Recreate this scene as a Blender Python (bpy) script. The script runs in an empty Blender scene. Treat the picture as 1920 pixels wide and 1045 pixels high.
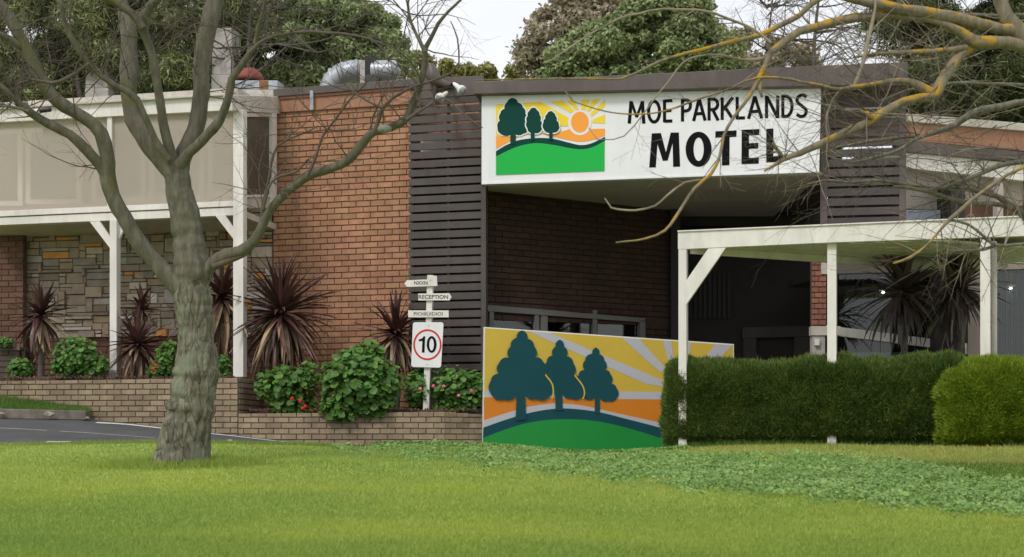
import bpy, math, random
import numpy as np
from mathutils import Vector, Matrix, noise as mnoise

# ------------------------------------------------------------------ camera, world, sun
sc = bpy.context.scene
COL = sc.collection
F = 2667.0          # focal length in photo pixels (1920 wide)
HY = 830.0          # horizon row in the photo
ZE = 1.6            # eye height
cam_d = bpy.data.cameras.new('camera'); cam = bpy.data.objects.new('camera', cam_d); COL.objects.link(cam)
cam.location = (0, 0, ZE); cam.rotation_euler = (math.radians(90), 0, 0)
cam_d.sensor_width = 36; cam_d.lens = 36 * F / 1920; cam_d.shift_y = (HY - 522.5) / 1920
cam_d.clip_start = 0.1; cam_d.clip_end = 2000
cam_d.dof.use_dof = True; cam_d.dof.focus_distance = 18.5; cam_d.dof.aperture_fstop = 3.2
sc.camera = cam
SUN_EL, SUN_AZ = math.radians(47), math.radians(-148)   # azimuth measured from +Y clockwise: behind the camera, to the left
w = bpy.data.worlds.new('World'); sc.world = w; w.use_nodes = True
nt = w.node_tree; nt.nodes.clear()
wo = nt.nodes.new('ShaderNodeOutputWorld'); bg = nt.nodes.new('ShaderNodeBackground')
sky = nt.nodes.new('ShaderNodeTexSky'); sky.sky_type = 'NISHITA'; sky.sun_disc = False
sky.sun_elevation = SUN_EL; sky.sun_rotation = SUN_AZ
tc = nt.nodes.new('ShaderNodeTexCoord'); mp = nt.nodes.new('ShaderNodeMapping'); mp.inputs['Scale'].default_value = (2, 2, 5)
nz = nt.nodes.new('ShaderNodeTexNoise'); nz.inputs['Scale'].default_value = 1.6; nz.inputs['Detail'].default_value = 5
cr = nt.nodes.new('ShaderNodeValToRGB')
cr.color_ramp.elements[0].position = 0.3; cr.color_ramp.elements[0].color = (8.6, 8.9, 9.5, 1)
cr.color_ramp.elements[1].position = 0.62; cr.color_ramp.elements[1].color = (9.9, 9.85, 9.9, 1)
mx = nt.nodes.new('ShaderNodeMix'); mx.data_type = 'RGBA'; mx.inputs['Factor'].default_value = 0.9
L = nt.links.new
L(tc.outputs['Generated'], mp.inputs['Vector']); L(mp.outputs[0], nz.inputs['Vector']); L(nz.outputs['Fac'], cr.inputs['Fac'])
L(sky.outputs[0], mx.inputs['A']); L(cr.outputs[0], mx.inputs['B']); L(mx.outputs['Result'], bg.inputs['Color'])
bg.inputs['Strength'].default_value = 0.094; L(bg.outputs[0], wo.inputs['Surface'])
sun_d = bpy.data.lights.new('sun', 'SUN'); sun_d.energy = 1.5; sun_d.angle = math.radians(14); sun_d.color = (1, 0.965, 0.91)
sun = bpy.data.objects.new('sun', sun_d); COL.objects.link(sun)
sdir = Vector((math.sin(SUN_AZ) * math.cos(SUN_EL), math.cos(SUN_AZ) * math.cos(SUN_EL), math.sin(SUN_EL)))
sun.rotation_euler = sdir.to_track_quat('Z', 'Y').to_euler(); sun.location = sdir * 30
sc.view_settings.view_transform = 'Standard'; sc.view_settings.look = 'None'
sc.view_settings.exposure = 0.25; sc.view_settings.gamma = 1; sc.view_settings.use_curve_mapping = False
sc.render.engine = 'CYCLES'

# ------------------------------------------------------------------ helpers
def P(px, py, Y): return Vector(((px - 960) * Y / F, Y, ZE + (HY - py) * Y / F))
def lerp(a, b, t): return a + (b - a) * t
def tab(x, xs, ys): return float(np.interp(x, xs, ys))

class Pl:
    """vertical plane through two plan points (px, Y)"""
    def __init__(s, a, b):
        A, B = P(a[0], HY, a[1]), P(b[0], HY, b[1]); s.o = Vector((A.x, A.y, 0)); d = B - A; d.z = 0
        s.len = d.length; s.d = d.normalized(); s.n = Vector((s.d.y, -s.d.x, 0))
        if s.n.dot(-s.o) < 0: s.n = -s.n
        s.rot = math.atan2(s.d.y, s.d.x)
    def at(s, px, py, off=0.0):
        r = Vector(((px - 960) / F, 1, (HY - py) / F)); q = s.o + s.n * off
        t = s.n.dot(q) / s.n.dot(Vector((r.x, r.y, 0)))
        return Vector((r.x * t, r.y * t, ZE + r.z * t))
    def u(s, p): return (p - s.o).dot(s.d)
    def w(s, u, z, off=0.0): q = s.o + s.d * u + s.n * off; return Vector((q.x, q.y, z))

def tag(o, label=None, cat=None, group=None, kind=None):
    if label: o['label'] = label
    if cat: o['category'] = cat
    if group: o['group'] = group
    if kind: o['kind'] = kind
    return o
ORI = {}
def root(name, loc, label, cat, group=None):
    o = bpy.data.objects.new(name, None); o.empty_display_size = .2; COL.objects.link(o); o.location = loc
    ORI[o.name] = Vector(loc); tag(o, label, cat, group); return o
def org(parent): return ORI.get(parent.name, Vector((0, 0, 0))) if parent else Vector((0, 0, 0))
def link(name, me, mat, parent=None, smooth=False, bevel=0):
    o = bpy.data.objects.new(name, me); COL.objects.link(o)
    if mat and not me.materials: me.materials.append(mat)
    if parent: o.parent = parent; ORI[o.name] = org(parent)
    if smooth: me.polygons.foreach_set('use_smooth', [True] * len(me.polygons))
    if bevel:
        b = o.modifiers.new('bevel', 'BEVEL'); b.width = bevel; b.segments = 2; b.limit_method = 'ANGLE'
    return o
def npmesh(name, V, Fc, mat, parent=None, smooth=False):
    V = np.asarray(V, dtype=np.float32) - np.array(org(parent), dtype=np.float32)
    Fc = np.asarray(Fc, dtype=np.int32); k = Fc.shape[1]; n = len(Fc)
    me = bpy.data.meshes.new(name); me.vertices.add(len(V)); me.vertices.foreach_set('co', V.ravel())
    me.loops.add(n * k); me.loops.foreach_set('vertex_index', Fc.ravel())
    me.polygons.add(n); me.polygons.foreach_set('loop_start', np.arange(0, n * k, k, dtype=np.int32))
    me.update(calc_edges=True)
    return link(name, me, mat, parent, smooth)
class MB:
    """collects prisms and boxes into one mesh"""
    def __init__(s): s.v = []; s.f = []
    def prism(s, A, B):
        n = len(A); b = len(s.v); s.v += [tuple(p) for p in A] + [tuple(p) for p in B]
        s.f.append(tuple(range(b, b + n))); s.f.append(tuple(range(b + 2 * n - 1, b + n - 1, -1)))
        for i in range(n):
            j = (i + 1) % n; s.f.append((b + i, b + n + i, b + n + j, b + j))
        return s
    def flat(s, pl, pts, off, th):
        A = [pl.at(x, y, off) for x, y in pts]; return s.prism(A, [p - pl.n * th for p in A])
    def box(s, c, sx, sy, sz, rot=0):
        R = Matrix.Rotation(rot, 3, 'Z'); c = Vector(c)
        A = [c + R @ Vector((x * sx / 2, y * sy / 2, -sz / 2)) for x, y in ((-1, -1), (1, -1), (1, 1), (-1, 1))]
        return s.prism(A, [p + Vector((0, 0, sz)) for p in A])
    def bar(s, p, q, wd, ht):
        p, q = Vector(p), Vector(q); d = (q - p).normalized()
        sd = d.cross(Vector((0, 0, 1)));  sd = Vector((1, 0, 0)) if sd.length < .01 else sd.normalized()
        up = sd.cross(d).normalized(); c = [(-1, -1), (1, -1), (1, 1), (-1, 1)]
        return s.prism([p + sd * a * wd / 2 + up * b * ht / 2 for a, b in c], [q + sd * a * wd / 2 + up * b * ht / 2 for a, b in c])
    def build(s, name, mat, parent=None, bevel=0, smooth=False):
        me = bpy.data.meshes.new(name); o3 = org(parent)
        me.from_pydata([(x - o3.x, y - o3.y, z - o3.z) for x, y, z in s.v], [], s.f)
        import bmesh
        bm = bmesh.new(); bm.from_mesh(me); bmesh.ops.recalc_face_normals(bm, faces=bm.faces); bm.to_mesh(me); bm.free()
        return link(name, me, mat, parent, smooth, bevel)
def flat(name, pl, pts, off, th, mat, parent=None, bevel=0): return MB().flat(pl, pts, off, th).build(name, mat, parent, bevel)
def rect(x0, y0, x1, y1, y0b=None, y1b=None):
    """x0..x1; left top y0, left bottom y1; right top y0b, right bottom y1b"""
    return [(x0, y0), (x1, y0 if y0b is None else y0b), (x1, y1 if y1b is None else y1b), (x0, y1)]
def spline(pts, step):
    """Catmull-Rom through rows of an array, about step apart in world units"""
    a = np.array(pts, float); a = np.vstack([2 * a[0] - a[1], a, 2 * a[-1] - a[-2]]); out = []
    for i in range(1, len(a) - 2):
        n = max(1, int(np.linalg.norm(a[i + 1][:3] - a[i][:3]) / step))
        for t in np.arange(n) / n:
            out.append(.5 * ((2 * a[i]) + (-a[i - 1] + a[i + 1]) * t + (2 * a[i - 1] - 5 * a[i] + 4 * a[i + 1] - a[i + 2]) * t ** 2 + (-a[i - 1] + 3 * a[i] - 3 * a[i + 1] + a[i + 2]) * t ** 3))
    out.append(a[-2]); return np.array(out)
class Tubes:
    def __init__(s): s.v = []; s.f = []; s.n = 0
    def add(s, path, sides=8, rough=0.0, seed=0):
        """path: rows x y z r"""
        c = path[:, :3]; r = np.maximum(path[:, 3], .0008); n = len(c)
        T = np.gradient(c, axis=0); T /= np.linalg.norm(T, axis=1)[:, None] + 1e-9
        ref = np.array([0, 1.0, 0]); N = np.cross(T, ref); bad = np.linalg.norm(N, axis=1) < .1
        N[bad] = np.cross(T[bad], [1.0, 0, 0]); N /= np.linalg.norm(N, axis=1)[:, None]; B = np.cross(T, N)
        an = np.linspace(0, 2 * np.pi, sides, endpoint=False)
        rr = np.repeat(r[:, None], sides, 1)
        if rough:
            for i in range(n):
                for j in range(sides):
                    q = (c[i][0] * 3 + seed, math.cos(an[j]) * .9 + c[i][2] * 3, math.sin(an[j]) * .9 + c[i][2] * 2)
                    rr[i, j] *= 1 + rough * (mnoise.noise(q) + .5 * mnoise.noise((q[0] * 3, q[1] * 3, q[2] * 3)))
        V = c[:, None, :] + rr[:, :, None] * (np.cos(an)[None, :, None] * N[:, None, :] + np.sin(an)[None, :, None] * B[:, None, :])
        i, j = np.meshgrid(np.arange(n - 1), np.arange(sides), indexing='ij'); j2 = (j + 1) % sides
        Fq = np.stack([i * sides + j, i * sides + j2, (i + 1) * sides + j2, (i + 1) * sides + j], -1).reshape(-1, 4) + s.n
        s.v.append(V.reshape(-1, 3)); s.f.append(Fq); s.n += n * sides
        # closed tip
        k = s.n; s.v.append(c[-1:] + T[-1:] * r[-1] * .6); s.n += 1; b = k - sides
        s.f.append(np.array([[b + q, b + (q + 1) % sides, k, k] for q in range(sides)])[:, :4])
        return s
    def build(s, name, mat, parent=None):
        V = np.vstack(s.v); Fq = np.vstack(s.f)
        me = bpy.data.meshes.new(name); V = V - np.array(org(parent))
        me.from_pydata(V.tolist(), [], [f if f[2] != f[3] else f[:3] for f in Fq.tolist()])
        return link(name, me, mat, parent, True)

# ------------------------------------------------------------------ materials
def sw(a): return tuple((c / 255) ** 2.2 for c in a)
def mat(name, col, rough=.7, *a_, grime=0, **k_):
    m = mat0(name, col, rough, *a_, **k_)
    if grime:
        t = m.node_tree; N, K = t.nodes, t.links.new; b = N['Principled BSDF']; src = b.inputs['Base Color'].links[0].from_socket; geo = N.new('ShaderNodeNewGeometry')
        last = src
        for sc_, sca, lo_ in (((1, 1, 1), .9, 1), ((7, 7, .7), 1.3, .8)):
            mp_ = N.new('ShaderNodeMapping'); mp_.inputs['Scale'].default_value = sc_; K(geo.outputs['Position'], mp_.inputs[0])
            n = N.new('ShaderNodeTexNoise'); n.inputs['Scale'].default_value = sca; n.inputs['Detail'].default_value = 7; n.inputs['Roughness'].default_value = .65; K(mp_.outputs[0], n.inputs['Vector'])
            r = N.new('ShaderNodeMapRange'); r.inputs['From Min'].default_value = .32; r.inputs['From Max'].default_value = .62; r.inputs['To Min'].default_value = 1 - grime * lo_; r.inputs['To Max'].default_value = 1 + grime * .12; K(n.outputs['Fac'], r.inputs['Value'])
            mm = N.new('ShaderNodeMixRGB'); mm.blend_type = 'MULTIPLY'; mm.inputs[0].default_value = 1; K(last, mm.inputs[1]); K(r.outputs[0], mm.inputs[2]); last = mm.outputs[0]
        K(last, b.inputs['Base Color'])
    return m
def mat0(name, col, rough=.7, col2=None, scale=8, bump=0, bscale=None, rnd=0, spec=.35, detail=5, metal=0, stretch=None, trans=0, hue=0, coord='Object', col3=None, contrast=(.35, .65), island=True):
    m = bpy.data.materials.new(name); m.use_nodes = True; t = m.node_tree; N, K = t.nodes, t.links.new
    b = N['Principled BSDF']; b.inputs['Roughness'].default_value = rough; b.inputs['Specular IOR Level'].default_value = spec; b.inputs['Metallic'].default_value = metal
    c = N.new('ShaderNodeTexCoord'); v = c.outputs['Object' if coord == 'World' else coord]
    geo = N.new('ShaderNodeNewGeometry')
    if coord == 'World': v = geo.outputs['Position']
    mpn = N.new('ShaderNodeMapping'); K(v, mpn.inputs['Vector']); v = mpn.outputs[0]
    if stretch: mpn.inputs['Scale'].default_value = stretch
    src = None
    rgb = N.new('ShaderNodeRGB'); rgb.outputs[0].default_value = (*col, 1); src = rgb.outputs[0]
    if col2:
        n = N.new('ShaderNodeTexNoise'); n.inputs['Scale'].default_value = scale; n.inputs['Detail'].default_value = detail; n.inputs['Roughness'].default_value = .62; K(v, n.inputs['Vector'])
        r = N.new('ShaderNodeValToRGB'); r.color_ramp.elements[0].position = contrast[0]; r.color_ramp.elements[1].position = contrast[1]
        r.color_ramp.elements[0].color = (*col, 1); r.color_ramp.elements[1].color = (*col2, 1)
        if col3: e = r.color_ramp.elements.new((contrast[0] + contrast[1]) / 2 + .02); e.color = (*col3, 1)
        K(n.outputs['Fac'], r.inputs['Fac']); src = r.outputs[0]
    if rnd:
        oi = N.new('ShaderNodeObjectInfo'); ad = N.new('ShaderNodeMath'); ad.operation = 'ADD'; K(oi.outputs['Random'], ad.inputs[0])
        if island: K(geo.outputs['Random Per Island'], ad.inputs[1])
        fr = N.new('ShaderNodeMath'); fr.operation = 'FRACT'; K(ad.outputs[0], fr.inputs[0])
        h = N.new('ShaderNodeHueSaturation'); mr = N.new('ShaderNodeMapRange'); mr.inputs['To Min'].default_value = 1 - rnd; mr.inputs['To Max'].default_value = 1 + rnd
        K(fr.outputs[0], mr.inputs['Value']); K(mr.outputs[0], h.inputs['Value'])
        if hue:
            m2 = N.new('ShaderNodeMath'); m2.operation = 'MULTIPLY'; m2.inputs[1].default_value = 7.31; K(fr.outputs[0], m2.inputs[0])
            f2 = N.new('ShaderNodeMath'); f2.operation = 'FRACT'; K(m2.outputs[0], f2.inputs[0])
            mh = N.new('ShaderNodeMapRange'); mh.inputs['To Min'].default_value = .5 - hue; mh.inputs['To Max'].default_value = .5 + hue
            K(f2.outputs[0], mh.inputs['Value']); K(mh.outputs[0], h.inputs['Hue'])
        K(src, h.inputs['Color']); src = h.outputs[0]
    K(src, b.inputs['Base Color'])
    if bump:
        n2 = N.new('ShaderNodeTexNoise'); n2.inputs['Scale'].default_value = bscale or scale * 4; n2.inputs['Detail'].default_value = 6; K(v, n2.inputs['Vector'])
        bp = N.new('ShaderNodeBump'); bp.inputs['Strength'].default_value = bump; bp.inputs['Distance'].default_value = .01; K(n2.outputs['Fac'], bp.inputs['Height']); K(bp.outputs[0], b.inputs['Normal'])
    if trans:
        tr = N.new('ShaderNodeBsdfTranslucent'); ms = N.new('ShaderNodeMixShader'); ms.inputs[0].default_value = trans
        K(src, tr.inputs['Color']); K(b.outputs[0], ms.inputs[1]); K(tr.outputs[0], ms.inputs[2]); K(ms.outputs[0], N['Material Output'].inputs['Surface'])
    return m
M = {}
M['brick'] = mat('orange_brick', (.47, .25, .148), .85, (.385, .198, .116), 6, .5, 60, grime=.2, rnd=.12, hue=.008, coord='World', spec=.2)
M['brickred'] = mat('red_brown_brick', (.155, .082, .056), .85, (.115, .062, .044), 6, .5, 60, rnd=.2, hue=.01, coord='World', spec=.2)
M['brickbeige'] = mat('beige_brick', (.36, .28, .185), .88, (.29, .222, .148), 5, .6, 70, grime=.24, rnd=.16, hue=.01, coord='World', spec=.2)
M['brickdim'] = mat('shade_dark_brick', (.060, .034, .024), .85, (.045, .028, .02), 6, .5, 60, rnd=.15, coord='World', spec=.2)  # brick darkened so its colour carries the shade inside the carport
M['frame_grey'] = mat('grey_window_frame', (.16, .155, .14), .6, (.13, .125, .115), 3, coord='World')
M['mortar_dim'] = mat('shade_dark_mortar', (.035, .022, .017), .95, coord='World', spec=.1)  # mortar darkened to match, carport shade in the colour
M['mortar_dark'] = mat('raked_mortar', (.10, .072, .055), .95, (.14, .105, .08), 20, .5, 90, coord='World', spec=.1)
M['mortar_beige'] = mat('beige_mortar', (.12, .09, .07), .95, (.16, .125, .095), 20, .5, 90, coord='World', spec=.1)
M['white'] = mat('white_painted_timber', (.80, .765, .715), .5, (.69, .655, .605), 3, .15, 40, coord='World', contrast=(.3, .8), grime=.16)
M['white_sign'] = mat('white_sign_face', (.80, .805, .815), .35, (.76, .765, .775), 1.2, coord='World', grime=.06)
M['offwhite'] = mat('off_white_fascia', (.62, .575, .51), .55, (.50, .45, .39), 3, .1, 30, coord='World', grime=.2)
M['brown'] = mat('brown_painted_slat', (.088, .070, .066), .5, (.072, .058, .055), 4, .25, 60, rnd=.1, coord='World', stretch=(1, 1, 6), grime=.2)
M['browncap'] = mat('brown_roof_capping', (.125, .098, .090), .45, (.105, .082, .077), 2.5, .08, 20, coord='World', grime=.2)
M['dark'] = mat('shade_dark_wall', (.022, .018, .016), .7, (.03, .025, .022), 2, .1, coord='World')  # near black stands in for deep shade behind the fronts
M['dimwall'] = mat('dim_grey_wall', (.075, .07, .06), .8, (.055, .05, .045), 3, .2, coord='World')
M['copper'] = mat('terracotta_fascia', (.40, .195, .115), .5, (.34, .16, .092), 2.2, .1, 20, coord='World', grime=.2, stretch=(1, 1, 3))
M['soffit'] = mat('soffit_panel', (.47, .41, .37), .7, (.41, .36, .32), 1.5, .08, 30, coord='World')
M['greymetal'] = mat('galvanised_metal', (.42, .45, .48), .42, (.31, .335, .36), 5, .1, 30, coord='World', metal=.35)
M['rust'] = mat('rusty_metal', (.30, .12, .04), .8, (.16, .08, .04), 12, .3, coord='World')
M['redpaint'] = mat('red_painted_dome', (.25, .055, .04), .6, (.18, .05, .04), 6, .2, coord='World')
M['render'] = mat('cement_render', (.46, .43, .40), .85, (.34, .31, .29), 4, .4, 40, coord='World')
M['concrete'] = mat('kerb_concrete', (.21, .185, .15), .9, (.11, .095, .08), 5, .6, 50, coord='World')
M['asphalt'] = mat('asphalt', (.062, .062, .066), .85, (.092, .091, .094), 1.6, .6, 220, coord='World', detail=9)
M['linepaint'] = mat('worn_line_paint', (.62, .61, .58), .7, (.30, .29, .28), 14, .2, coord='World', contrast=(.5, .75))
M['soil'] = mat('bark_mulch', (.11, .065, .045), .95, (.055, .035, .026), 14, 1, 40, coord='World')
M['glass'] = None
M['black'] = mat('black_plastic', (.015, .015, .017), .4)
M['ink'] = mat('black_sign_ink', (.004, .004, .005), .6, spec=.1)
M['inkgrey'] = mat('weathered_ink', (.03, .03, .03), .7)
M['red'] = mat('red_sign_ring', (.62, .02, .02), .4)
M['yellow'] = mat('yellow_print', (.84, .62, .02), .4)
M['mustard'] = mat('mustard_print', (.60, .42, .05), .55, (.56, .39, .05), 2, coord='World')
M['orange'] = mat('orange_print', (.90, .34, .035), .4)
M['orange2'] = mat('orange_mural_print', (.62, .20, .012), .55, (.58, .19, .012), 2, coord='World')
M['teal'] = mat('dark_teal_print', (.001, .050, .038), .6, spec=.15)
M['navy'] = mat('teal_mural_print', (.008, .062, .075), .6, (.010, .068, .083), 2, spec=.15, coord='World')
M['green'] = mat('green_print', (.012, .42, .065), .5, spec=.2)
M['green2'] = mat('green_mural_print', (.008, .23, .035), .55, (.010, .25, .04), 2, coord='World')
M['lilac'] = mat('pale_grey_print', (.45, .45, .49), .5)
M['stone'] = None
M['rock'] = mat('pale_rock', (.42, .38, .32), .9, (.25, .21, .17), 20, .8)
M['curtain'] = mat('sheer_curtain', (.20, .225, .22), .8, (.15, .17, .17), 6)
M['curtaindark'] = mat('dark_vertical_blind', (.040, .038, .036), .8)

def glassmat(name, tint, fac):
    m = bpy.data.materials.new(name); m.use_nodes = True; t = m.node_tree; N, K = t.nodes, t.links.new; N.remove(N['Principled BSDF'])
    tr = N.new('ShaderNodeBsdfTransparent'); tr.inputs[0].default_value = (*tint, 1); g = N.new('ShaderNodeBsdfGlossy'); g.inputs['Roughness'].default_value = .03
    fr = N.new('ShaderNodeFresnel'); fr.inputs[0].default_value = 1.45; ad = N.new('ShaderNodeMath'); ad.operation = 'ADD'; ad.inputs[1].default_value = fac
    K(fr.outputs[0], ad.inputs[0]); ms = N.new('ShaderNodeMixShader'); K(ad.outputs[0], ms.inputs[0]); K(tr.outputs[0], ms.inputs[1]); K(g.outputs[0], ms.inputs[2])
    K(ms.outputs[0], N['Material Output'].inputs['Surface']); return m
M['glass'] = glassmat('window_glass', (.75, .78, .76), .02)
def meshcloth(name, col, alpha):
    m = bpy.data.materials.new(name); m.use_nodes = True; t = m.node_tree; N, K = t.nodes, t.links.new; b = N['Principled BSDF']
    b.inputs['Roughness'].default_value = .85; b.inputs['Base Color'].default_value = (*col, 1); b.inputs['Specular IOR Level'].default_value = .2
    geo = N.new('ShaderNodeNewGeometry'); wv = N.new('ShaderNodeTexNoise'); wv.inputs['Scale'].default_value = 1.3; K(geo.outputs['Position'], wv.inputs['Vector'])
    h = N.new('ShaderNodeMixRGB'); h.inputs[1].default_value = (*col, 1); h.inputs[2].default_value = (*[c * .86 for c in col], 1); K(wv.outputs['Fac'], h.inputs[0]); K(h.outputs[0], b.inputs['Base Color'])
    tr = N.new('ShaderNodeBsdfTransparent'); ms = N.new('ShaderNodeMixShader'); ms.inputs[0].default_value = alpha
    K(tr.outputs[0], ms.inputs[1]); tl = N.new('ShaderNodeBsdfTranslucent'); tl.inputs[0].default_value = (*col, 1); m3 = N.new('ShaderNodeMixShader'); m3.inputs[0].default_value = .35; K(b.outputs[0], m3.inputs[1]); K(tl.outputs[0], m3.inputs[2]); K(m3.outputs[0], ms.inputs[2]); K(ms.outputs[0], N['Material Output'].inputs['Surface']); return m
M['blind'] = meshcloth('beige_mesh_blind', (.78, .70, .60), .50)

def stonemat():
    m = bpy.data.materials.new('ledge_stone'); m.use_nodes = True; t = m.node_tree; N, K = t.nodes, t.links.new; b = N['Principled BSDF']; b.inputs['Roughness'].default_value = .85; b.inputs['Specular IOR Level'].default_value = .25
    oi = N.new('ShaderNodeObjectInfo'); r = N.new('ShaderNodeValToRGB'); r.color_ramp.interpolation = 'CONSTANT'
    cs = [(.25, .215, .18), (.34, .29, .23), (.29, .245, .21), (.40, .40, .385), (.22, .19, .155), (.33, .255, .21), (.36, .32, .26), (.28, .25, .21), (.56, .55, .53), (.32, .26, .185), (.26, .25, .24), (.46, .42, .37), (.30, .245, .19), (.25, .22, .19), (.34, .30, .25), (.29, .26, .23), (.37, .335, .28), (.24, .205, .175), (.31, .27, .22), (.27, .24, .205), (.35, .35, .34), (.30, .25, .2), (.26, .225, .19), (.55, .27, .09)]
    e = r.color_ramp.elements
    while len(e) > 1: e.remove(e[-1])
    e[0].color = (*cs[0], 1); e[0].position = 0
    cs = [(a * 1.22, b * 1.14, c * 1.04) for a, b, c in cs]
    for i, c in enumerate(cs[1:], 1): q = e.new(i / len(cs)); q.color = (*c, 1)
    K(oi.outputs['Random'], r.inputs[0]); geo = N.new('ShaderNodeNewGeometry')
    n = N.new('ShaderNodeTexNoise'); n.inputs['Scale'].default_value = 9; n.inputs['Detail'].default_value = 8; K(geo.outputs['Position'], n.inputs['Vector'])
    h = N.new('ShaderNodeHueSaturation'); mr = N.new('ShaderNodeMapRange'); mr.inputs['To Min'].default_value = .6; mr.inputs['To Max'].default_value = 1.35
    K(n.outputs['Fac'], mr.inputs['Value']); K(mr.outputs[0], h.inputs['Value']); K(r.outputs[0], h.inputs['Color']); K(h.outputs[0], b.inputs['Base Color'])
    bp = N.new('ShaderNodeBump'); bp.inputs['Strength'].default_value = .8; bp.inputs['Distance'].default_value = .02; K(n.outputs['Fac'], bp.inputs['Height']); K(bp.outputs[0], b.inputs['Normal']); return m
M['stone'] = stonemat()

def barkmat(name, base, pale, dark, scale, moss, mossfac, bumpd, plates=True, top=0):
    m = bpy.data.materials.new(name); m.use_nodes = True; t = m.node_tree; N, K = t.nodes, t.links.new; b = N['Principled BSDF']; b.inputs['Roughness'].default_value = .9; b.inputs['Specular IOR Level'].default_value = .15
    geo = N.new('ShaderNodeNewGeometry'); mp_ = N.new('ShaderNodeMapping'); mp_.inputs['Scale'].default_value = (1, 1, .26); mp_.inputs['Rotation'].default_value = (0, .32, 0); K(geo.outputs['Position'], mp_.inputs[0])
    nd = N.new('ShaderNodeTexNoise'); nd.inputs['Scale'].default_value = scale * .35; nd.inputs['Detail'].default_value = 4; K(mp_.outputs[0], nd.inputs['Vector'])
    md = N.new('ShaderNodeVectorMath'); md.operation = 'MULTIPLY_ADD'; md.inputs[1].default_value = (.16, .16, .16); K(nd.outputs['Color'], md.inputs[0]); K(mp_.outputs[0], md.inputs[2])
    vo = N.new('ShaderNodeTexVoronoi'); vo.feature = 'DISTANCE_TO_EDGE'; vo.inputs['Scale'].default_value = scale; K(md.outputs[0], vo.inputs['Vector'])
    n1 = N.new('ShaderNodeTexNoise'); n1.inputs['Scale'].default_value = scale * 1.2; n1.inputs['Detail'].default_value = 9; n1.inputs['Roughness'].default_value = .7; K(mp_.outputs[0], n1.inputs['Vector'])
    r = N.new('ShaderNodeValToRGB'); e = r.color_ramp.elements; e[0].position = .3; e[0].color = (*dark, 1); e[1].position = .72; e[1].color = (*pale, 1); q = e.new(.5); q.color = (*base, 1); K(n1.outputs['Fac'], r.inputs[0])
    src = r.outputs[0]
    if plates:
        rc = N.new('ShaderNodeMapRange'); rc.inputs['From Max'].default_value = .07; rc.inputs['To Min'].default_value = .42; K(vo.outputs['Distance'], rc.inputs['Value'])
        mm = N.new('ShaderNodeMixRGB'); mm.blend_type = 'MULTIPLY'; mm.inputs[0].default_value = 1; K(src, mm.inputs[1]); K(rc.outputs[0], mm.inputs[2]); src = mm.outputs[0]
    n3 = N.new('ShaderNodeTexNoise'); n3.inputs['Scale'].default_value = 3.2; n3.inputs['Detail'].default_value = 6; K(geo.outputs['Position'], n3.inputs['Vector'])
    r3 = N.new('ShaderNodeMapRange'); r3.inputs['From Min'].default_value = .62 - mossfac; r3.inputs['From Max'].default_value = .72 - mossfac * .8; K(n3.outputs['Fac'], r3.inputs['Value'])
    if top:
        n3.inputs['Scale'].default_value = 7; sx = N.new('ShaderNodeSeparateXYZ'); K(geo.outputs['Normal'], sx.inputs[0]); ta = N.new('ShaderNodeMath'); ta.operation = 'MULTIPLY_ADD'; ta.inputs[1].default_value = top
        K(sx.outputs['Z'], ta.inputs[0]); K(n3.outputs['Fac'], ta.inputs[2]); K(ta.outputs[0], r3.inputs['Value'])
    mg = N.new('ShaderNodeMixRGB'); mg.inputs[2].default_value = (*moss, 1); K(r3.outputs[0], mg.inputs[0]); K(src, mg.inputs[1]); K(mg.outputs[0], b.inputs['Base Color'])
    hs = N.new('ShaderNodeMath'); hs.operation = 'MINIMUM'; hs.inputs[1].default_value = .16 if plates else .02; K(vo.outputs['Distance'], hs.inputs[0])
    ha = N.new('ShaderNodeMath'); ha.operation = 'MULTIPLY_ADD'; ha.inputs[1].default_value = .35; K(n1.outputs['Fac'], ha.inputs[0]); K(hs.outputs[0], ha.inputs[2])
    bp = N.new('ShaderNodeBump'); bp.inputs['Strength'].default_value = 1; bp.inputs['Distance'].default_value = bumpd; K(ha.outputs[0], bp.inputs['Height']); K(bp.outputs[0], b.inputs['Normal']); return m
M['bark'] = barkmat('plated_grey_bark', (.150, .140, .102), (.31, .295, .23), (.078, .07, .053), 15, (.20, .215, .15), .08, .035)
M['limb'] = barkmat('olive_limb_bark', (.125, .115, .084), (.19, .18, .14), (.075, .067, .052), 16, (.115, .115, .055), .08, .012, False)
M['twig'] = mat('brown_twig', (.085, .065, .052), .8, (.13, .105, .085), 9, coord='World')
M['lichen'] = barkmat('lichen_limb_bark', (.20, .17, .12), (.27, .24, .18), (.10, .085, .06), 18, (.42, .25, .03), .095, .016, False, .10)
M['greylimb'] = barkmat('grey_limb_bark', (.15, .14, .115), (.28, .265, .22), (.08, .07, .055), 18, (.2, .19, .13), .04, .01, False)
M['paletwig'] = mat('pale_twig', (.33, .28, .21), .75, (.17, .14, .105), 4, coord='World', contrast=(.4, .6))
M['farbark'] = mat('dark_far_bark', (.075, .062, .05), .9, (.13, .115, .10), 6, coord='World')
def leaf(name, c, c2, rnd=.35, trans=.3, scale=1.2, hue=.015, rough=.5, spec=.3): return mat(name, c, rough, c2, scale, rnd=rnd, hue=hue, coord='World', trans=trans, spec=spec, stretch=(.55, 1.3, 1) if 'lawn' in name else None)  # lawn noise stretched sideways: grass patches that also paint tree shade bands
M['lf_laurel'] = leaf('laurel_leaf', (.38, .44, .20), (.20, .27, .10), .5, rough=.4, spec=.5)
M['lf_far'] = leaf('far_green_leaf', (.33, .38, .175), (.21, .27, .11), .45)
M['lf_brown'] = leaf('brown_green_leaf', (.46, .39, .28), (.32, .29, .195), .35)
M['lf_yellow'] = leaf('yellow_green_leaf', (.42, .38, .14), (.28, .28, .11), .35)
M['lf_dark'] = leaf('dark_cypress_leaf', (.155, .175, .09), (.32, .36, .14), .55)
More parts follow.
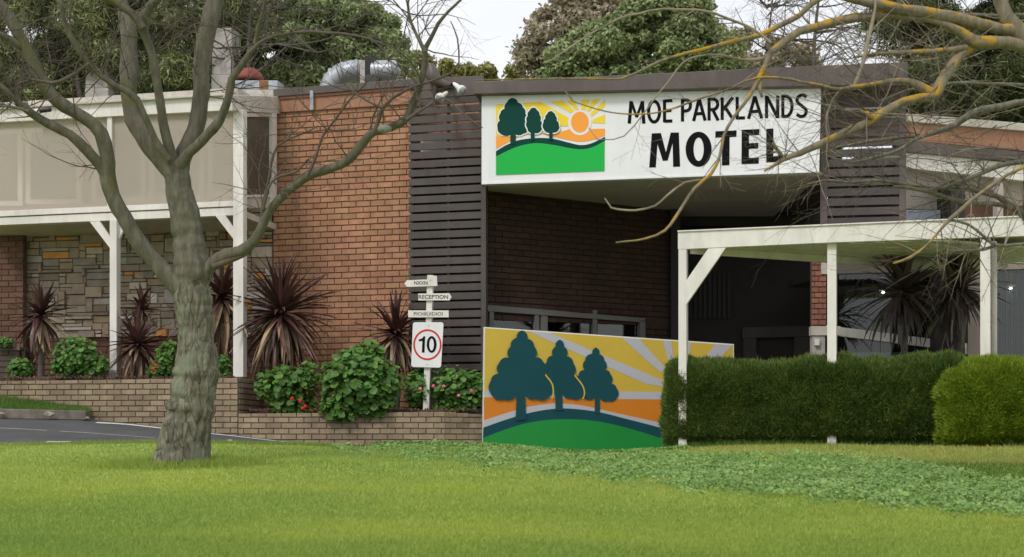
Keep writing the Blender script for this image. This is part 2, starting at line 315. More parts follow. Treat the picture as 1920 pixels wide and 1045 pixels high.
M['lf_conif'] = leaf('dark_conifer_leaf', (.095, .125, .050), (.17, .20, .08), .5)
M['lf_ger'] = leaf('geranium_leaf', (.08, .19, .034), (.135, .26, .055), .4, .35, 5, rough=.45)
M['lf_ger2'] = leaf('bright_geranium_leaf', (.12, .24, .045), (.075, .17, .03), .4, .35, 5, rough=.45)
M['lf_hedge'] = leaf('hedge_sprig', (.105, .175, .040), (.165, .225, .052), .55, .3, 2.2)
M['lf_hedge2'] = leaf('bright_hedge_sprig', (.20, .29, .024), (.26, .34, .032), .45, .3, 2.2)
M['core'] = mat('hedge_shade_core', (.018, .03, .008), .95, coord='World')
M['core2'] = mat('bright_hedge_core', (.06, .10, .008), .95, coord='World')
M['cord'] = mat('purple_sword_leaf', (.088, .034, .034), .42, (.085, .045, .036), 3, rnd=.4, coord='World', spec=.5)
M['corddry'] = mat('dry_sword_leaf', (.36, .26, .16), .7, (.19, .12, .08), 5, rnd=.4, coord='World')
M['corddark'] = mat('charcoal_sword_leaf', (.070, .052, .050), .4, (.12, .088, .08), 3, rnd=.4, coord='World', spec=.5)
M['petalred'] = mat('red_petal', (.72, .012, .025), .6); M['petalpink'] = mat('pink_petal', (.80, .20, .27), .6)
M['ground'] = mat('lawn_soil', (.20, .28, .06), .95, (.33, .38, .072), .5, .4, 30, coord='World', detail=8, col3=(.28, .345, .068))
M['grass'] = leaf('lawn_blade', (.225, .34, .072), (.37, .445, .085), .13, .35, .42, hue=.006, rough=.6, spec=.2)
M['drygrass'] = leaf('dry_blade', (.44, .40, .12), (.27, .33, .075), .3, .3, 1.4, hue=.015)
M['darkgrass'] = leaf('dark_blade', (.09, .18, .03), (.14, .23, .045), .3, .3, 1.4)
M['clover'] = leaf('clover_leaf', (.16, .29, .062), (.27, .40, .125), .35, .3, 2.5, hue=.01)

# ------------------------------------------------------------------ ground, drive
def lawn_z(X, Y):
    z = np.interp(Y, [-60, -4, 0, 8, 12, 16.3, 17.6, 18.5, 19, 24, 400], [-1.75, -1.75, -1.45, -.645, -.335, -.02, -.045, -.08, -.6, -.65, -.65])
    px = 960 + X / np.maximum(Y, 3) * F
    z = z - .085 * np.exp(-((px - 1110) / 170) ** 2) * np.clip((Y - 13) / 3, 0, 1) - .03 * np.clip((px - 560) / 120, 0, 1) * np.clip((Y - 14) / 2, 0, 1)
    z = z + np.where(px < 700, np.clip((Y - 16.3) / .5, 0, 1) * -.10, 0)
    z = z + .012 * np.sin(X * 1.7 + Y * .9) + .008 * np.sin(X * .6 - Y * 2.1)
    return ZE + z
def grid(name, xs, ys, zf, m):
    X, Y = np.meshgrid(xs, ys, indexing='ij'); Z = zf(X, Y); V = np.stack([X, Y, Z], -1).reshape(-1, 3); ny = len(ys)
    i, j = np.meshgrid(np.arange(len(xs) - 1), np.arange(ny - 1), indexing='ij')
    Fq = np.stack([i * ny + j, (i + 1) * ny + j, (i + 1) * ny + j + 1, i * ny + j + 1], -1).reshape(-1, 4)
    return npmesh(name, V, Fq, m, None, True)
xs = np.concatenate([[-400, -120, -50, -25], np.arange(-14, 14.01, .2), [25, 50, 120, 400]])
ys = np.concatenate([[-60, -20, 0, 3, 5], np.arange(6, 20, .2), [21, 24, 40, 100, 400]])
tag(grid('lawn', xs, ys, lawn_z, M['ground']), kind='structure', label='green mown lawn rising from the foreground to the motel')
RX = [-700, 0, 160, 300, 400, 500, 630, 760]; RYI = [762, 785, 787, 802, 813, 825, 840, 846]
def road_z(X, Y):
    pxf = 960 + X / 19.1 * F; far = (HY - np.interp(pxf, RX, RYI)) * 19.1 / F
    near = np.interp(pxf, [-300, 0, 300, 640, 900], [.03, -.012, -.035, -.085, -.2]); t = np.clip((Y - 16.5) / 2.6, 0, 1)
    return ZE + near + (far - near) * t
r1 = grid('driveway', np.arange(-14, -.9, .25), np.concatenate([[16.42], np.arange(16.6, 19.4, .2)]), lambda X, Y: road_z(X, Y) + .012, M['asphalt'])
tag(r1, kind='structure', label='grey asphalt driveway sloping down in front of the planter wall')
r2 = grid('carport_floor', np.arange(-.95, 9.6, .5), np.array([18.6, 20, 22, 24, 27]), lambda X, Y: ZE - .30 + 0 * X, mat('pale_concrete_floor', (.30, .28, .25), .9, (.22, .205, .185), 2, .3, 40, coord='World')); tag(r2, kind='structure')
r3 = grid('unseen_bounce_sheet', np.array([-400, -60, 0, 60, 400.]), np.array([-60, -20, -3.]), lambda X, Y: lawn_z(X, Y) * 0 + ZE - 1.55 + 0 * Y, M['asphalt']); tag(r3, kind='structure')  # asphalt sheet added unseen behind the camera to cut green lawn bounce
def hit(px, py, zf, y0=14, y1=19.4):
    best = None
    for i in range(400):
        Y = y0 + (y1 - y0) * i / 400; p = P(px, py, Y); g = float(zf(np.array(p.x), np.array(Y)))
        if g >= p.z: return Vector((p.x, Y, g))
    return Vector((P(px, py, y1).x, y1, float(zf(np.array(P(px, py, y1).x), np.array(y1)))))
def strip_on_road(name, pts, wid, off):
    V = []; Fq = []
    for i, (px, Y) in enumerate(pts):
        X = (px - 960) * Y / F
        for k, s in enumerate((0, wid)): V.append((X, Y + s, float(road_z(np.array(X), np.array(Y + s))) + off))
        if i: b = 2 * i; Fq.append((b - 2, b, b + 1, b - 1))
    return npmesh(name, V, Fq, M['linepaint'])
ln = [hit(x, y, road_z) for x, y in ((178, 796), (210, 797.5), (240, 799.5), (300, 806), (345, 810), (400, 817), (440, 821), (500, 828), (560, 834), (610, 839))]
tag(strip_on_road('edge_line', [(960 + p.x / p.y * F, p.y) for p in ln], .12, .018), kind='structure', label='white painted edge line along the driveway')
tag(strip_on_road('faded_line', [(p, q) for p, q in ((85, 16.62), (110, 16.62), (130, 16.66))], .10, .018), kind='structure', label='worn white dash at the near edge of the driveway')
tag(strip_on_road('crack_line', [(-40, 18.0), (60, 17.8), (160, 17.7), (290, 17.55)], .02, .017), kind='structure')

# ------------------------------------------------------------------ brick laying
BM = {}
def brickmesh(l, d, h, m, jit=0):
    k = (round(l, 3), round(d, 3), round(h, 3), m.name, jit)
    if k not in BM:
        me = bpy.data.meshes.new('brick'); x, y, z = l / 2, d, h / 2; r = .0035; rr = random.Random(jit * 7 + 1)
        j = lambda: (rr.random() - .5) * .0035
        V = [(-x, 0, -z), (x, 0, -z), (x, 0, z), (-x, 0, z)] + [(-x + r + j(), -y, -z + r + j()), (x - r + j(), -y, -z + r + j()), (x - r + j(), -y, z - r + j()), (-x + r + j(), -y, z - r + j())]
        # local -y points to the viewer side of the wall
        Fq = [(4, 5, 6, 7), (0, 1, 5, 4), (1, 2, 6, 5), (2, 3, 7, 6), (3, 0, 4, 7), (3, 2, 1, 0)]
        me.from_pydata(V, [], Fq); me.materials.append(m); BM[k] = me
    return BM[k]
def lay_bricks(rt, pl, u0, u1, ztop, zbot, bl, bh, m, mortar, maxn=300, gapv=.007, gaph=.011, d=.014, seed=1, prefer=None, zphase=0, backth=.1):
    """ztop, zbot: functions of u. Bricks proud of a mortar sheet."""
    rr = random.Random(seed); o = org(rt)
    A = [pl.w(u0, zbot(u0)), pl.w(u1, zbot(u1)), pl.w(u1, ztop(u1)), pl.w(u0, ztop(u0))]
    MB().prism(A, [p - pl.n * backth for p in A]).build('mortar', mortar, rt)
    rows = []; Z = max(ztop(u0), ztop(u1)); z = Z - zphase; zb = min(zbot(u0), zbot(u1)); c = 0
    while z > zb:
        uu = u0 - (bl / 2 if c % 2 else 0) - bl * .13
        while uu < u1:
            a, b = max(uu, u0), min(uu + bl - gapv, u1); um = (a + b) / 2; zt = min(z, ztop(um)); zl = max(z - bh + gaph, zbot(um))
            if b - a > .03 and zt - zl > .022: rows.append((a, b, zt, zl))
            uu += bl
        z -= bh; c += 1
    if prefer: rows.sort(key=prefer)
    flip = 1 if (Vector((math.sin(pl.rot), -math.cos(pl.rot), 0)).dot(pl.n) > 0) else -1
    rest = MB()
    for i, (a, b, zt, zl) in enumerate(rows):
        loc = pl.w((a + b) / 2, (zt + zl) / 2); dd = d * (.82 + .36 * rr.random())
        if i < maxn:
            me = brickmesh(round((b - a) * 200) / 200, d, round((zt - zl) * 500) / 500, m, rr.randrange(3)); ob = bpy.data.objects.new('brick', me); COL.objects.link(ob); ob.parent = rt
            ob.location = loc - o; ob.rotation_euler = (0, 0, pl.rot if flip > 0 else pl.rot + math.pi); ob.scale = (1, dd / d, 1)
        else:
            q = [pl.w(a, zl, 0), pl.w(b, zl, 0), pl.w(b, zt, 0), pl.w(a, zt, 0)]; e = .0035
            q2 = [pl.w(a + e, zl + e, dd), pl.w(b - e, zl + e, dd), pl.w(b - e, zt - e, dd), pl.w(a + e, zt - e, dd)]
            rest.prism(q2, q)
    if rest.v: tag(rest.build('brick_courses', m, rt), kind='stuff')
def wall_px(rt, pl, x0, x1, yt0, yt1, yb0, yb1, *a, **k):
    a0, a1 = pl.at(x0, yt0), pl.at(x1, yt1); b0, b1 = pl.at(x0, yb0), pl.at(x1, yb1); u0, u1 = pl.u(a0), pl.u(a1)
    lay_bricks(rt, pl, u0, u1, lambda u: lerp(a0.z, a1.z, (u - u0) / (u1 - u0)), lambda u: lerp(b0.z, b1.z, (u - u0) / (u1 - u0)), *a, **k)

# planes of the building (px, distance)
PW = Pl((515, 21.45), (768, 20.85))       # orange brick wall
PS = Pl((768, 20.55), (908, 20.30))       # left slat screen
PG = Pl((903, 20.00), (1540, 19.30))      # sign face
PR = Pl((1537, 19.62), (1700, 19.35))     # right slat screen
PV = Pl((0, 20.85), (449, 19.95))         # verandah front
PSIDE = Pl((449, 19.95), (518, 21.30))    # verandah side return
PST = Pl((0, 22.3), (515, 21.50))         # stone wall
PLW = Pl((-60, 19.95), (447, 19.40))      # upper garden wall
PLR = Pl((447, 19.40), (835, 19.22))      # lower garden wall
PLC = Pl((835, 19.22), (907, 19.62))      # its end return
PM = Pl((908, 19.55), (1376, 20.5))       # mural
PI = Pl((908, 20.75), (1257, 22.5))       # carport inner side wall
PB = Pl((1250, 23.4), (1548, 23.4))       # carport back wall
PQ = Pl((1700, 20.2), (1960, 21.3))       # right wing roof edge
PK = Pl((1520, 20.9), (1960, 21.4))       # right wing glazed wall
PP = Pl((1275, 17.85), (1960, 16.55))     # pergola front

# ---- orange brick wall with parapet
rt = root('brick_wall', PW.at(640, 780), 'tall orange brick wall of the motel with terracotta fascia and dark brown capping', 'wall')
wall_px(rt, PW, 513, 776, 212, 196, 800, 800, .229, .0875, M['brick'], M['mortar_dark'], seed=3, prefer=lambda r: -r[2])
flat('fascia_board', PW, rect(514, 187, 776, 211.5, 168, 194.5), .05, .05, M['copper'], rt, .004)
flat('flashing_strip', PW, rect(514, 181.5, 776, 187.5, 160, 167), .075, .07, M['copper'], rt, .006)
flat('parapet_cap', PW, rect(513, 167.5, 790, 181.5, 146.5, 160), .11, .3, M['browncap'], rt, .006)
MB().flat(PW, rect(581, 170, 587, 206), .12, .03).build('downpipe_strap', M['greymetal'], rt)
tag(rt, cat='wall')

# ---- slat screens
def screen(name, pl, x0, x1, ytl, ytr, ybl, ybr, n, label, capy, grp):
    rt = root(name, pl.at((x0 + x1) / 2, 800), label, 'slat screen', grp)
    u0, u1 = pl.u(pl.at(x0, 400)), pl.u(pl.at(x1, 400)); a0, a1, b0, b1 = pl.at(x0, ytl).z, pl.at(x1, ytr).z, pl.at(x0, ybl).z, pl.at(x1, ybr).z
    for i in range(n):
        zl, zr = lerp(a0, b0, i / n), lerp(a1, b1, i / n); h = (a0 - b0) / n * .76
        q = [pl.w(u0, zl), pl.w(u1, zr), pl.w(u1, zr - h), pl.w(u0, zl - h)]
        MB().prism(q, [p - pl.n * .03 for p in q]).build('slat', M['brown'], rt, .002)
    return rt
sl = screen('slat_screen', PS, 766, 907, 187, 178, 800, 800, 37, 'tall dark brown horizontal slat screen left of the white sign and behind the speed sign', 0, None)
flat('header_board', PS, rect(779, 147, 905, 186, 142, 177), .012, .06, M['browncap'], sl, .004)
flat('end_post', PS, rect(901.5, 178, 911, 800, 177, 800), .02, .12, M['brown'], sl, .003)
for x in (770, 838): flat('batten', PS, rect(x, 188, x + 5, 798), -.035, .05, M['brown'], sl)
flat('backing_board', PS, rect(770, 298, 902, 798, 294, 798), -.09, .02, M['dark'], sl)
sr = screen('slat_screen', PR, 1548, 1696, 190, 184, 428, 424, 13, 'brown slat screen right of the white sign, behind the bare lichen branches', 0, None)
for x in (1538, 1686): flat('frame_post', PR, rect(x, 168, x + 13, 428, 168, 426), .012, .07, M['browncap'], sr, .003)
flat('header_board', PR, rect(1537, 128, 1700, 192, 122, 188), .002, .06, M['browncap'], sr, .004)
flat('backing_board', PR, rect(1552, 300, 1688, 424), -.09, .02, M['dimwall'], sr)
# things glimpsed between slats
rt = root('window_hood', PS.at(810, 290, -.4), 'white window ledge glimpsed through the gaps of the left slat screen', 'window ledge')
flat('ledge', PS, rect(789, 262, 845, 292), -.3, .1, M['white'], rt); flat('bracket', PS, rect(800, 292, 808, 300), -.3, .1, M['greymetal'], rt)
rt = root('brick_wall', PW.at(838, 700), 'orange brick wall glimpsed through the gaps of the left slat screen', 'wall')
PW2 = Pl((776, 21.2), (905, 21.0)); wall_px(rt, PW2, 777, 903, 182, 176, 330, 330, .229, .0875, M['brick'], M['mortar_dark'], maxn=60, seed=8)
rt = root('fascia_beam', PR.at(1620, 300, -.6), 'terracotta and cream beam glimpsed through the right slat screen', 'beam')
flat('terracotta_board', PR, rect(1560, 222, 1694, 262), -.5, .1, M['copper'], rt); flat('cream_board', PR, rect(1550, 180, 1694, 221), -.5, .1, M['offwhite'], rt)
flat('white_board', PR, rect(1600, 284, 1694, 312), -.5, .1, M['white'], rt)

# ---- carport canopy: roof capping, soffit, side walls
rt = root('carport_roof', PG.at(1220, 250, -.8), 'brown capped flat carport roof with pale soffit above the driveway entry', 'roof')
flat('roof_cap', PG, [(889, 153.5), (1120, 143), (1540, 123), (1702, 116), (1702, 160), (1540, 161), (1120, 171), (889, 176.5)], .14, .5, M['browncap'], rt, .008)
s0, s1 = PG.at(903, 346, -.25), PG.at(1540, 324, -.25); zc = PG.at(905, 343).z + .02
for i in range(5):
    t0, t1 = i / 5, (i + 1) / 5; bk = lambda t: Vector((lerp(-.6, 6.2, t), 24.2, zc)); ft = lambda t: Vector((lerp(s0.x, s1.x, t), lerp(s0.y, s1.y, t), zc))
    g = .004; q = [ft(0) + Vector((0, lerp(0, 4.4, t0) + g, 0)), ft(1) + Vector((0, lerp(0, 4.9, t0) + g, 0)), ft(1) + Vector((0, lerp(0, 4.9, t1), 0)), ft(0) + Vector((0, lerp(0, 4.4, t1), 0))]
    MB().prism(q, [p + Vector((0, 0, .05)) for p in q]).build('soffit_panel', M['soffit'], rt)
q = [Vector((-.35, 20.45, zc + .07)), Vector((4.6, 19.8, zc + .07)), Vector((5.3, 27, zc + .07)), Vector((-.35, 27, zc + .07))]
MB().prism(q, [p + Vector((0, 0, .9)) for p in q]).build('roof_deck', M['browncap'], rt)
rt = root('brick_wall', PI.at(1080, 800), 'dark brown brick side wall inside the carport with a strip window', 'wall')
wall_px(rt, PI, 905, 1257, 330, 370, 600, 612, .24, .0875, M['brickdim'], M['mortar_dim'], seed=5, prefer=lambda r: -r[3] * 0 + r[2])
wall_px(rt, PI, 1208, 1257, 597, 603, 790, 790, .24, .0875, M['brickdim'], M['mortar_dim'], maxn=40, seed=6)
fr = flat('window_frame', PI, rect(905, 571, 1210, 583, 597, 605), .05, .08, M['frame_grey'], rt, .003)
flat('frame_post', PI, rect(1200, 600, 1210, 700), .05, .08, M['frame_grey'], rt)
for a, b in ((911, 1003), (1030, 1112), (1121, 1192)):
    flat('pane', PI, rect(a, 583 + (a - 908) * .075, b, 700, 583 + (b - 908) * .075, 700), -.01, .01, M['glass'], rt)
for a in (918, 1003, 1015, 1112): flat('mullion', PI, rect(a, 582, a + (12 if a == 1015 else 8), 700), .04, .06, M['frame_grey'], rt)
flat('sill_wall', PI, rect(905, 640, 1257, 850), .005, .1, M['frame_grey'], rt)
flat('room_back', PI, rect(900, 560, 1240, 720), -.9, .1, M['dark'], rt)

rt = root('carport_back_wall', PB.at(1400, 800), 'dark back wall of the carport with blinds and a low grey opening', 'wall')
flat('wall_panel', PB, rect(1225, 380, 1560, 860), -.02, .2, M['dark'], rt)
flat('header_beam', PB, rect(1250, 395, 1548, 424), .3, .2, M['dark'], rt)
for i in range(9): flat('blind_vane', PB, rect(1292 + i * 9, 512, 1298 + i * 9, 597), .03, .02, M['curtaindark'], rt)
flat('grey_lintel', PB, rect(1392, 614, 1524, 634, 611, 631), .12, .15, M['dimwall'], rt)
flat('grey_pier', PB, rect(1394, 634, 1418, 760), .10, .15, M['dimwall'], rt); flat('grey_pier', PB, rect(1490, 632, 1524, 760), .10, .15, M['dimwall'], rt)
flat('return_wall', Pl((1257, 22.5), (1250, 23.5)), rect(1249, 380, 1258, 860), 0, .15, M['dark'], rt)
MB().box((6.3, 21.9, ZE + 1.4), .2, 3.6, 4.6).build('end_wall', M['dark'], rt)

# ------------------------------------------------------------------ motel sign
SG = root('motel_sign', PG.at(1220, 335), 'long white motel name board with sunrise logo under the brown roof capping', 'sign')
flat('sign_board', PG, [(903, 179), (1120, 172), (1540, 159.5), (1536, 321.5), (1120, 335.5), (903, 344)], 0, .22, M['white_sign'], SG, .003)
flat('bottom_trim', PG, [(903, 342.5), (1536, 320), (1536, 323), (903, 346)], .012, .05, M['white_sign'], SG)
def c5(p): return (880 + p[0] / 2.8235, 120 + p[1] / 2.8235)
def decal(name, pl, pts, lay, m, parent, conv, th=.003): return flat(name, pl, [conv(p) for p in pts], .002 + lay * .0025, th, m, parent)
def smoothpts(pts, n=5):
    a = spline([(x, y, 0) for x, y in pts], 1e9); a = np.array([(x, y, 0) for x, y in pts], float); out = []
    b = np.vstack([2 * a[0] - a[1], a, 2 * a[-1] - a[-2]])
    for i in range(1, len(b) - 2):
        for t in np.arange(n) / n: out.append(.5 * ((2 * b[i]) + (-b[i - 1] + b[i + 1]) * t + (2 * b[i - 1] - 5 * b[i] + 4 * b[i + 1] - b[i + 2]) * t ** 2 + (-b[i - 1] + 3 * b[i] - 3 * b[i + 1] + b[i + 2]) * t ** 3))
    out.append(b[-2]); return [(p[0], p[1]) for p in out]
def scallop(pts, bulge=.32, n=5):
    """closed ring with every edge bulged outwards; an edge flagged by a third value stays straight"""
    out = []; cx = sum(p[0] for p in pts) / len(pts); N_ = len(pts)
    ar = sum(pts[i][0] * pts[(i + 1) % N_][1] - pts[(i + 1) % N_][0] * pts[i][1] for i in range(N_)); s = 1 if ar > 0 else -1
    for i in range(N_):
        a, b = pts[i], pts[(i + 1) % N_]; out.append(a[:2])
        if len(a) > 2: continue
        dx, dy = b[0] - a[0], b[1] - a[1]
        for k in range(1, n):
            t = k / n; h = bulge * 4 * t * (1 - t); out.append((a[0] + dx * t + s * dy * h, a[1] + dy * t - s * dx * h))
    return out
def grow(pts, k):
    cx = sum(p[0] for p in pts) / len(pts); cy = sum(p[1] for p in pts) / len(pts); out = []
    for x, y in pts:
        d = math.hypot(x - cx, y - cy) or 1; out.append((x + (x - cx) / d * k, y + (y - cy) / d * k))
    return out
def circle(cx, cy, rx, ry, n=40): return [(cx + rx * math.cos(i * 2 * math.pi / n), cy + ry * math.sin(i * 2 * math.pi / n)) for i in range(n)]
def D(name, pts, lay, m): return decal(name, PG, pts, lay, M[m], SG, c5)
D('yellow_sky', [(141, 215), (378, 201), (537, 292), (520, 330), (470, 330), (300, 335), (141, 382)], 1, 'yellow')
for q in ([(424, 198), (492, 194), (556, 246), (541, 262)], [(514, 193), (554, 191), (578, 240), (564, 244)], [(594, 190), (640, 188), (612, 244), (592, 240)], [(656, 188), (692, 186), (634, 254), (620, 246)], [(718, 190), (718, 222), (648, 280), (640, 262)], [(718, 268), (718, 316), (652, 312), (652, 294)]): D('yellow_ray', q, 1, 'yellow')
D('orange_band', [(141, 384), (300, 370), (480, 361), (528, 346), (718, 343)] + smoothpts([(718, 378), (660, 401), (590, 412), (520, 402), (440, 384), (350, 370), (250, 392), (141, 450)]), 1, 'orange')
D('sun_ring', circle(585, 310, 62, 68), 2, 'white_sign'); D('sun_disc', circle(585, 308, 47, 55), 3, 'orange')
band = smoothpts([(141, 462), (200, 428), (270, 402), (370, 392), (450, 398), (520, 415), (590, 430), (650, 419), (718, 385)])
low = smoothpts([(718, 408), (660, 438), (600, 452), (530, 446), (450, 430), (350, 420), (250, 440), (141, 490)])
D('dark_hill_band', band + low, 2, 'teal'); D('green_hill', smoothpts([(141, 490), (250, 440), (350, 420), (450, 430), (530, 446), (600, 452), (660, 438), (716, 408)]) + [(715, 567), (141, 588)], 3, 'green')
T1 = [(230, 180), (200, 203), (186, 238), (164, 262), (161, 300), (149, 338), (165, 370), (217, 377, 1), (217, 425, 1), (244, 425, 1), (246, 374), (285, 370), (316, 345), (305, 305), (297, 265), (284, 230), (258, 205)]
T2 = [(341, 232), (318, 248), (309, 275), (304, 305), (307, 340), (325, 366, 1), (325, 405, 1), (343, 405, 1), (346, 366), (376, 358), (384, 330), (376, 300), (372, 270), (358, 245)]
T3 = [(431, 250), (412, 265), (402, 290), (392, 312), (393, 345), (423, 366, 1), (423, 402, 1), (440, 402, 1), (441, 364), (472, 350), (474, 325), (462, 300), (456, 275), (444, 258)]
for k, T in enumerate((T1, T2, T3)):
    s = scallop(T, .16); D('tree_outline', grow([p for p in s if p[1] < 379], 7), 4 + k * 2, 'white_sign'); D('tree_shape', s, 5 + k * 2, 'teal')
# lettering as cut strokes
def stroke_letter(name, pl, strokes, wid, conv, m, parent, base=.002):
    """strokes: lists of (x, y) in crop coordinates; each becomes a ribbon of its own thickness"""
    mb = MB()
    for k, st in enumerate(strokes):
        w2 = wid[k] / 2 if isinstance(wid, (list, tuple)) else wid / 2
        p = np.array(st, float); n = len(p); closed = np.allclose(p[0], p[-1]) and n > 3
        Lf, Rt = [], []
        for i in range(n):
            if closed: d1 = p[i] - p[i - 1 if i else n - 2]; d2 = p[(i + 1) if i < n - 1 else 1] - p[i]
            else: d1 = p[i] - p[i - 1] if i else p[1] - p[0]; d2 = p[i + 1] - p[i] if i < n - 1 else p[-1] - p[-2]
            d1 = d1 / np.linalg.norm(d1); d2 = d2 / np.linalg.norm(d2); nn = np.array([-(d1 + d2)[1], (d1 + d2)[0]]); nn /= np.linalg.norm(nn); c = max(.5, nn @ np.array([-d1[1], d1[0]]))
            Lf.append(p[i] + nn * w2 / c); Rt.append(p[i] - nn * w2 / c)
        off = base + .002 + k * .0004
        for i in range(n - 1): mb.flat(pl, [conv(Lf[i]), conv(Lf[i + 1]), conv(Rt[i + 1]), conv(Rt[i])], off, .0015)
    return mb.build(name, m, parent)
def arc(cx, cy, rx, ry, a0, a1, n=14): return [(cx + rx * math.cos(math.radians(lerp(a0, a1, i / n))), cy + ry * math.sin(math.radians(lerp(a0, a1, i / n)))) for i in range(n + 1)]
sk = lambda x: 120 + (0)            # spare
def letters1():
    W = 15
    # name row: glyph boxes in the enlarged crop (x0, x1, top, bottom)
    def g(ch, x0, x1, t, b):
        w_ = x1 - x0; h = b - t; X = lambda u: x0 + u * w_; Yv = lambda v: t + v * h
        if ch == 'M': return [[(X(.02), Yv(1)), (X(.14), Yv(0)), (X(.18), Yv(.02))][:2], [(X(.16), Yv(.03)), (X(.50), Yv(.72))], [(X(.50), Yv(.72)), (X(.86), Yv(.02))], [(X(.86), Yv(0)), (X(.96), Yv(1))]]
        if ch == 'O': return [arc(X(.5), Yv(.5), w_ * .42, h * .46, 0, 360, 28)]
        if ch == 'E': return [[(X(.1), Yv(0)), (X(.1), Yv(1))], [(X(.1), Yv(.05)), (X(.9), Yv(.03))], [(X(.1), Yv(.48)), (X(.8), Yv(.47))], [(X(.1), Yv(.95)), (X(.9), Yv(.94))]]
        if ch == 'P': return [[(X(.12), Yv(0)), (X(.12), Yv(1))], [(X(.12), Yv(.05))] + arc(X(.5), Yv(.28), w_ * .40, h * .24, -90, 90, 12) + [(X(.12), Yv(.54))]]
        if ch == 'A': return [[(X(.05), Yv(1)), (X(.48), Yv(0))], [(X(.48), Yv(.0)), (X(.95), Yv(.98))], [(X(.2), Yv(.68)), (X(.8), Yv(.66))]]
        if ch == 'R': return [[(X(.12), Yv(0)), (X(.12), Yv(1))], [(X(.12), Yv(.05))] + arc(X(.5), Yv(.28), w_ * .38, h * .23, -90, 90, 12) + [(X(.12), Yv(.52))], [(X(.45), Yv(.52)), (X(.92), Yv(1))]]
        if ch == 'K': return [[(X(.12), Yv(0)), (X(.12), Yv(1))], [(X(.9), Yv(0)), (X(.16), Yv(.56))], [(X(.34), Yv(.44)), (X(.95), Yv(1))]]
        if ch == 'L': return [[(X(.12), Yv(0)), (X(.12), Yv(1))], [(X(.12), Yv(.94)), (X(.95), Yv(.93))]]
        if ch == 'N': return [[(X(.1), Yv(1)), (X(.1), Yv(0))], [(X(.12), Yv(.03)), (X(.88), Yv(.97))], [(X(.9), Yv(0)), (X(.9), Yv(1))]]
        if ch == 'D': return [[(X(.12), Yv(0)), (X(.12), Yv(1))], [(X(.12), Yv(.05))] + arc(X(.35), Yv(.5), w_ * .53, h * .45, -90, 90, 16) + [(X(.12), Yv(.95))]]
        if ch == 'S': return [smoothpts([(X(.92), Yv(.12)), (X(.6), Yv(.02)), (X(.2), Yv(.12)), (X(.14), Yv(.32)), (X(.5), Yv(.5)), (X(.88), Yv(.68)), (X(.8), Yv(.9)), (X(.45), Yv(.98)), (X(.08), Yv(.88))], 5)]
    xs_ = [('M', 845, 927), ('O', 943, 1013), ('E', 1028, 1080), ('P', 1122, 1176), ('A', 1184, 1252), ('R', 1262, 1322), ('K', 1330, 1402), ('L', 1412, 1462), ('A', 1474, 1552), ('N', 1566, 1640), ('D', 1652, 1716), ('S', 1728, 1790)]
    for ch, a, b in xs_:
        m_ = (a + b) / 2; t = 197 - (m_ - 886) * .040; bo = 316 - (m_ - 886) * .040
        if ch == 'M': wd = [18, 14, 14, 18]
        else: wd = 17
        stroke_letter('letter', PG, g(ch, a, b, t, bo), wd, c5, M['ink'], SG)
letters1()
def poly_letter(polys): return [D('letter', p, 1, 'ink') for p in polys]
poly_letter([
 [(952, 549), (966, 368), (1014, 366), (1041, 468), (1066, 364), (1109, 363), (1116, 544), (1079, 545), (1076, 420), (1050, 512), (1024, 513), (996, 425), (987, 548)],
 [(1303, 357), (1415, 352), (1414, 386), (1378, 388), (1377, 536), (1337, 538), (1338, 389), (1302, 391)],
 [(1442, 349), (1536, 345), (1535, 376), (1481, 379), (1480, 420), (1530, 418), (1530, 448), (1480, 450), (1480, 498), (1532, 496), (1532, 528), (1441, 531)],
 [(1572, 344), (1610, 342), (1609, 490), (1660, 488), (1660, 518), (1572, 522)]])
oo = circle(1214, 452, 69, 93, 44); oi_ = circle(1214, 452, 27, 62, 44); mb = MB()
for i in range(44):
    j = (i + 1) % 44; mb.flat(PG, [c5(oo[i]), c5(oo[j]), c5(oi_[j]), c5(oi_[i])], .0045, .003)
mb.build('letter', M['ink'], SG)

# ------------------------------------------------------------------ mural
MU = root('mural_panel', PM.at(1100, 845), 'large sunrise mural board with three dark trees and a green hill at the carport edge', 'mural board')
def c6(p): return (880 + p[0] / 1.9352, 340 + p[1] / 1.9352)
def D6(name, pts, lay, m): return decal(name, PM, pts, lay, M[m], MU, c6)
flat('board', PM, [c6(p) for p in [(54, 529), (960, 591), (960, 1000), (48, 985)]], 0, .05, M['white_sign'], MU)
D6('mustard_sky', [(57, 533), (957, 595), (957, 800), (54, 760)], 1, 'mustard')
for q in ([(213, 545), (292, 550), (700, 722), (700, 745), (640, 735)], [(553, 569), (617, 573), (712, 678), (694, 694)], [(703, 579), (733, 581), (742, 655), (724, 660)], [(775, 585), (805, 586), (790, 680), (772, 680)], [(892, 592), (956, 596), (902, 648), (850, 690), (820, 690)], [(54, 757), (240, 760), (700, 765), (957, 770), (957, 800), (700, 792), (54, 784)]): D6('pale_ray', q, 2, 'lilac')
D6('orange_band', [(53, 784), (700, 792), (957, 800), (957, 960), (760, 905), (690, 876), (600, 861), (520, 843), (450, 826), (380, 813), (300, 809), (210, 822), (120, 848), (53, 870)], 3, 'orange2')
e1 = smoothpts([(53, 868), (120, 846), (210, 820), (300, 807), (380, 810), (450, 822), (540, 843), (690, 876), (800, 905), (957, 965)])
e2 = smoothpts([(957, 985), (800, 930), (690, 894), (560, 860), (480, 840), (400, 828), (320, 825), (230, 838), (140, 863), (51, 894)])
D6('pale_hill_edge', e1 + e2, 4, 'lilac')
e3 = smoothpts([(957, 998), (850, 985), (750, 952), (640, 915), (540, 887), (460, 871), (380, 864), (290, 866), (200, 880), (120, 905), (50, 932)])
D6('dark_hill_band', e2[::-1][:1] + [p for p in e2[::-1][1:]] + e3, 5, 'navy')
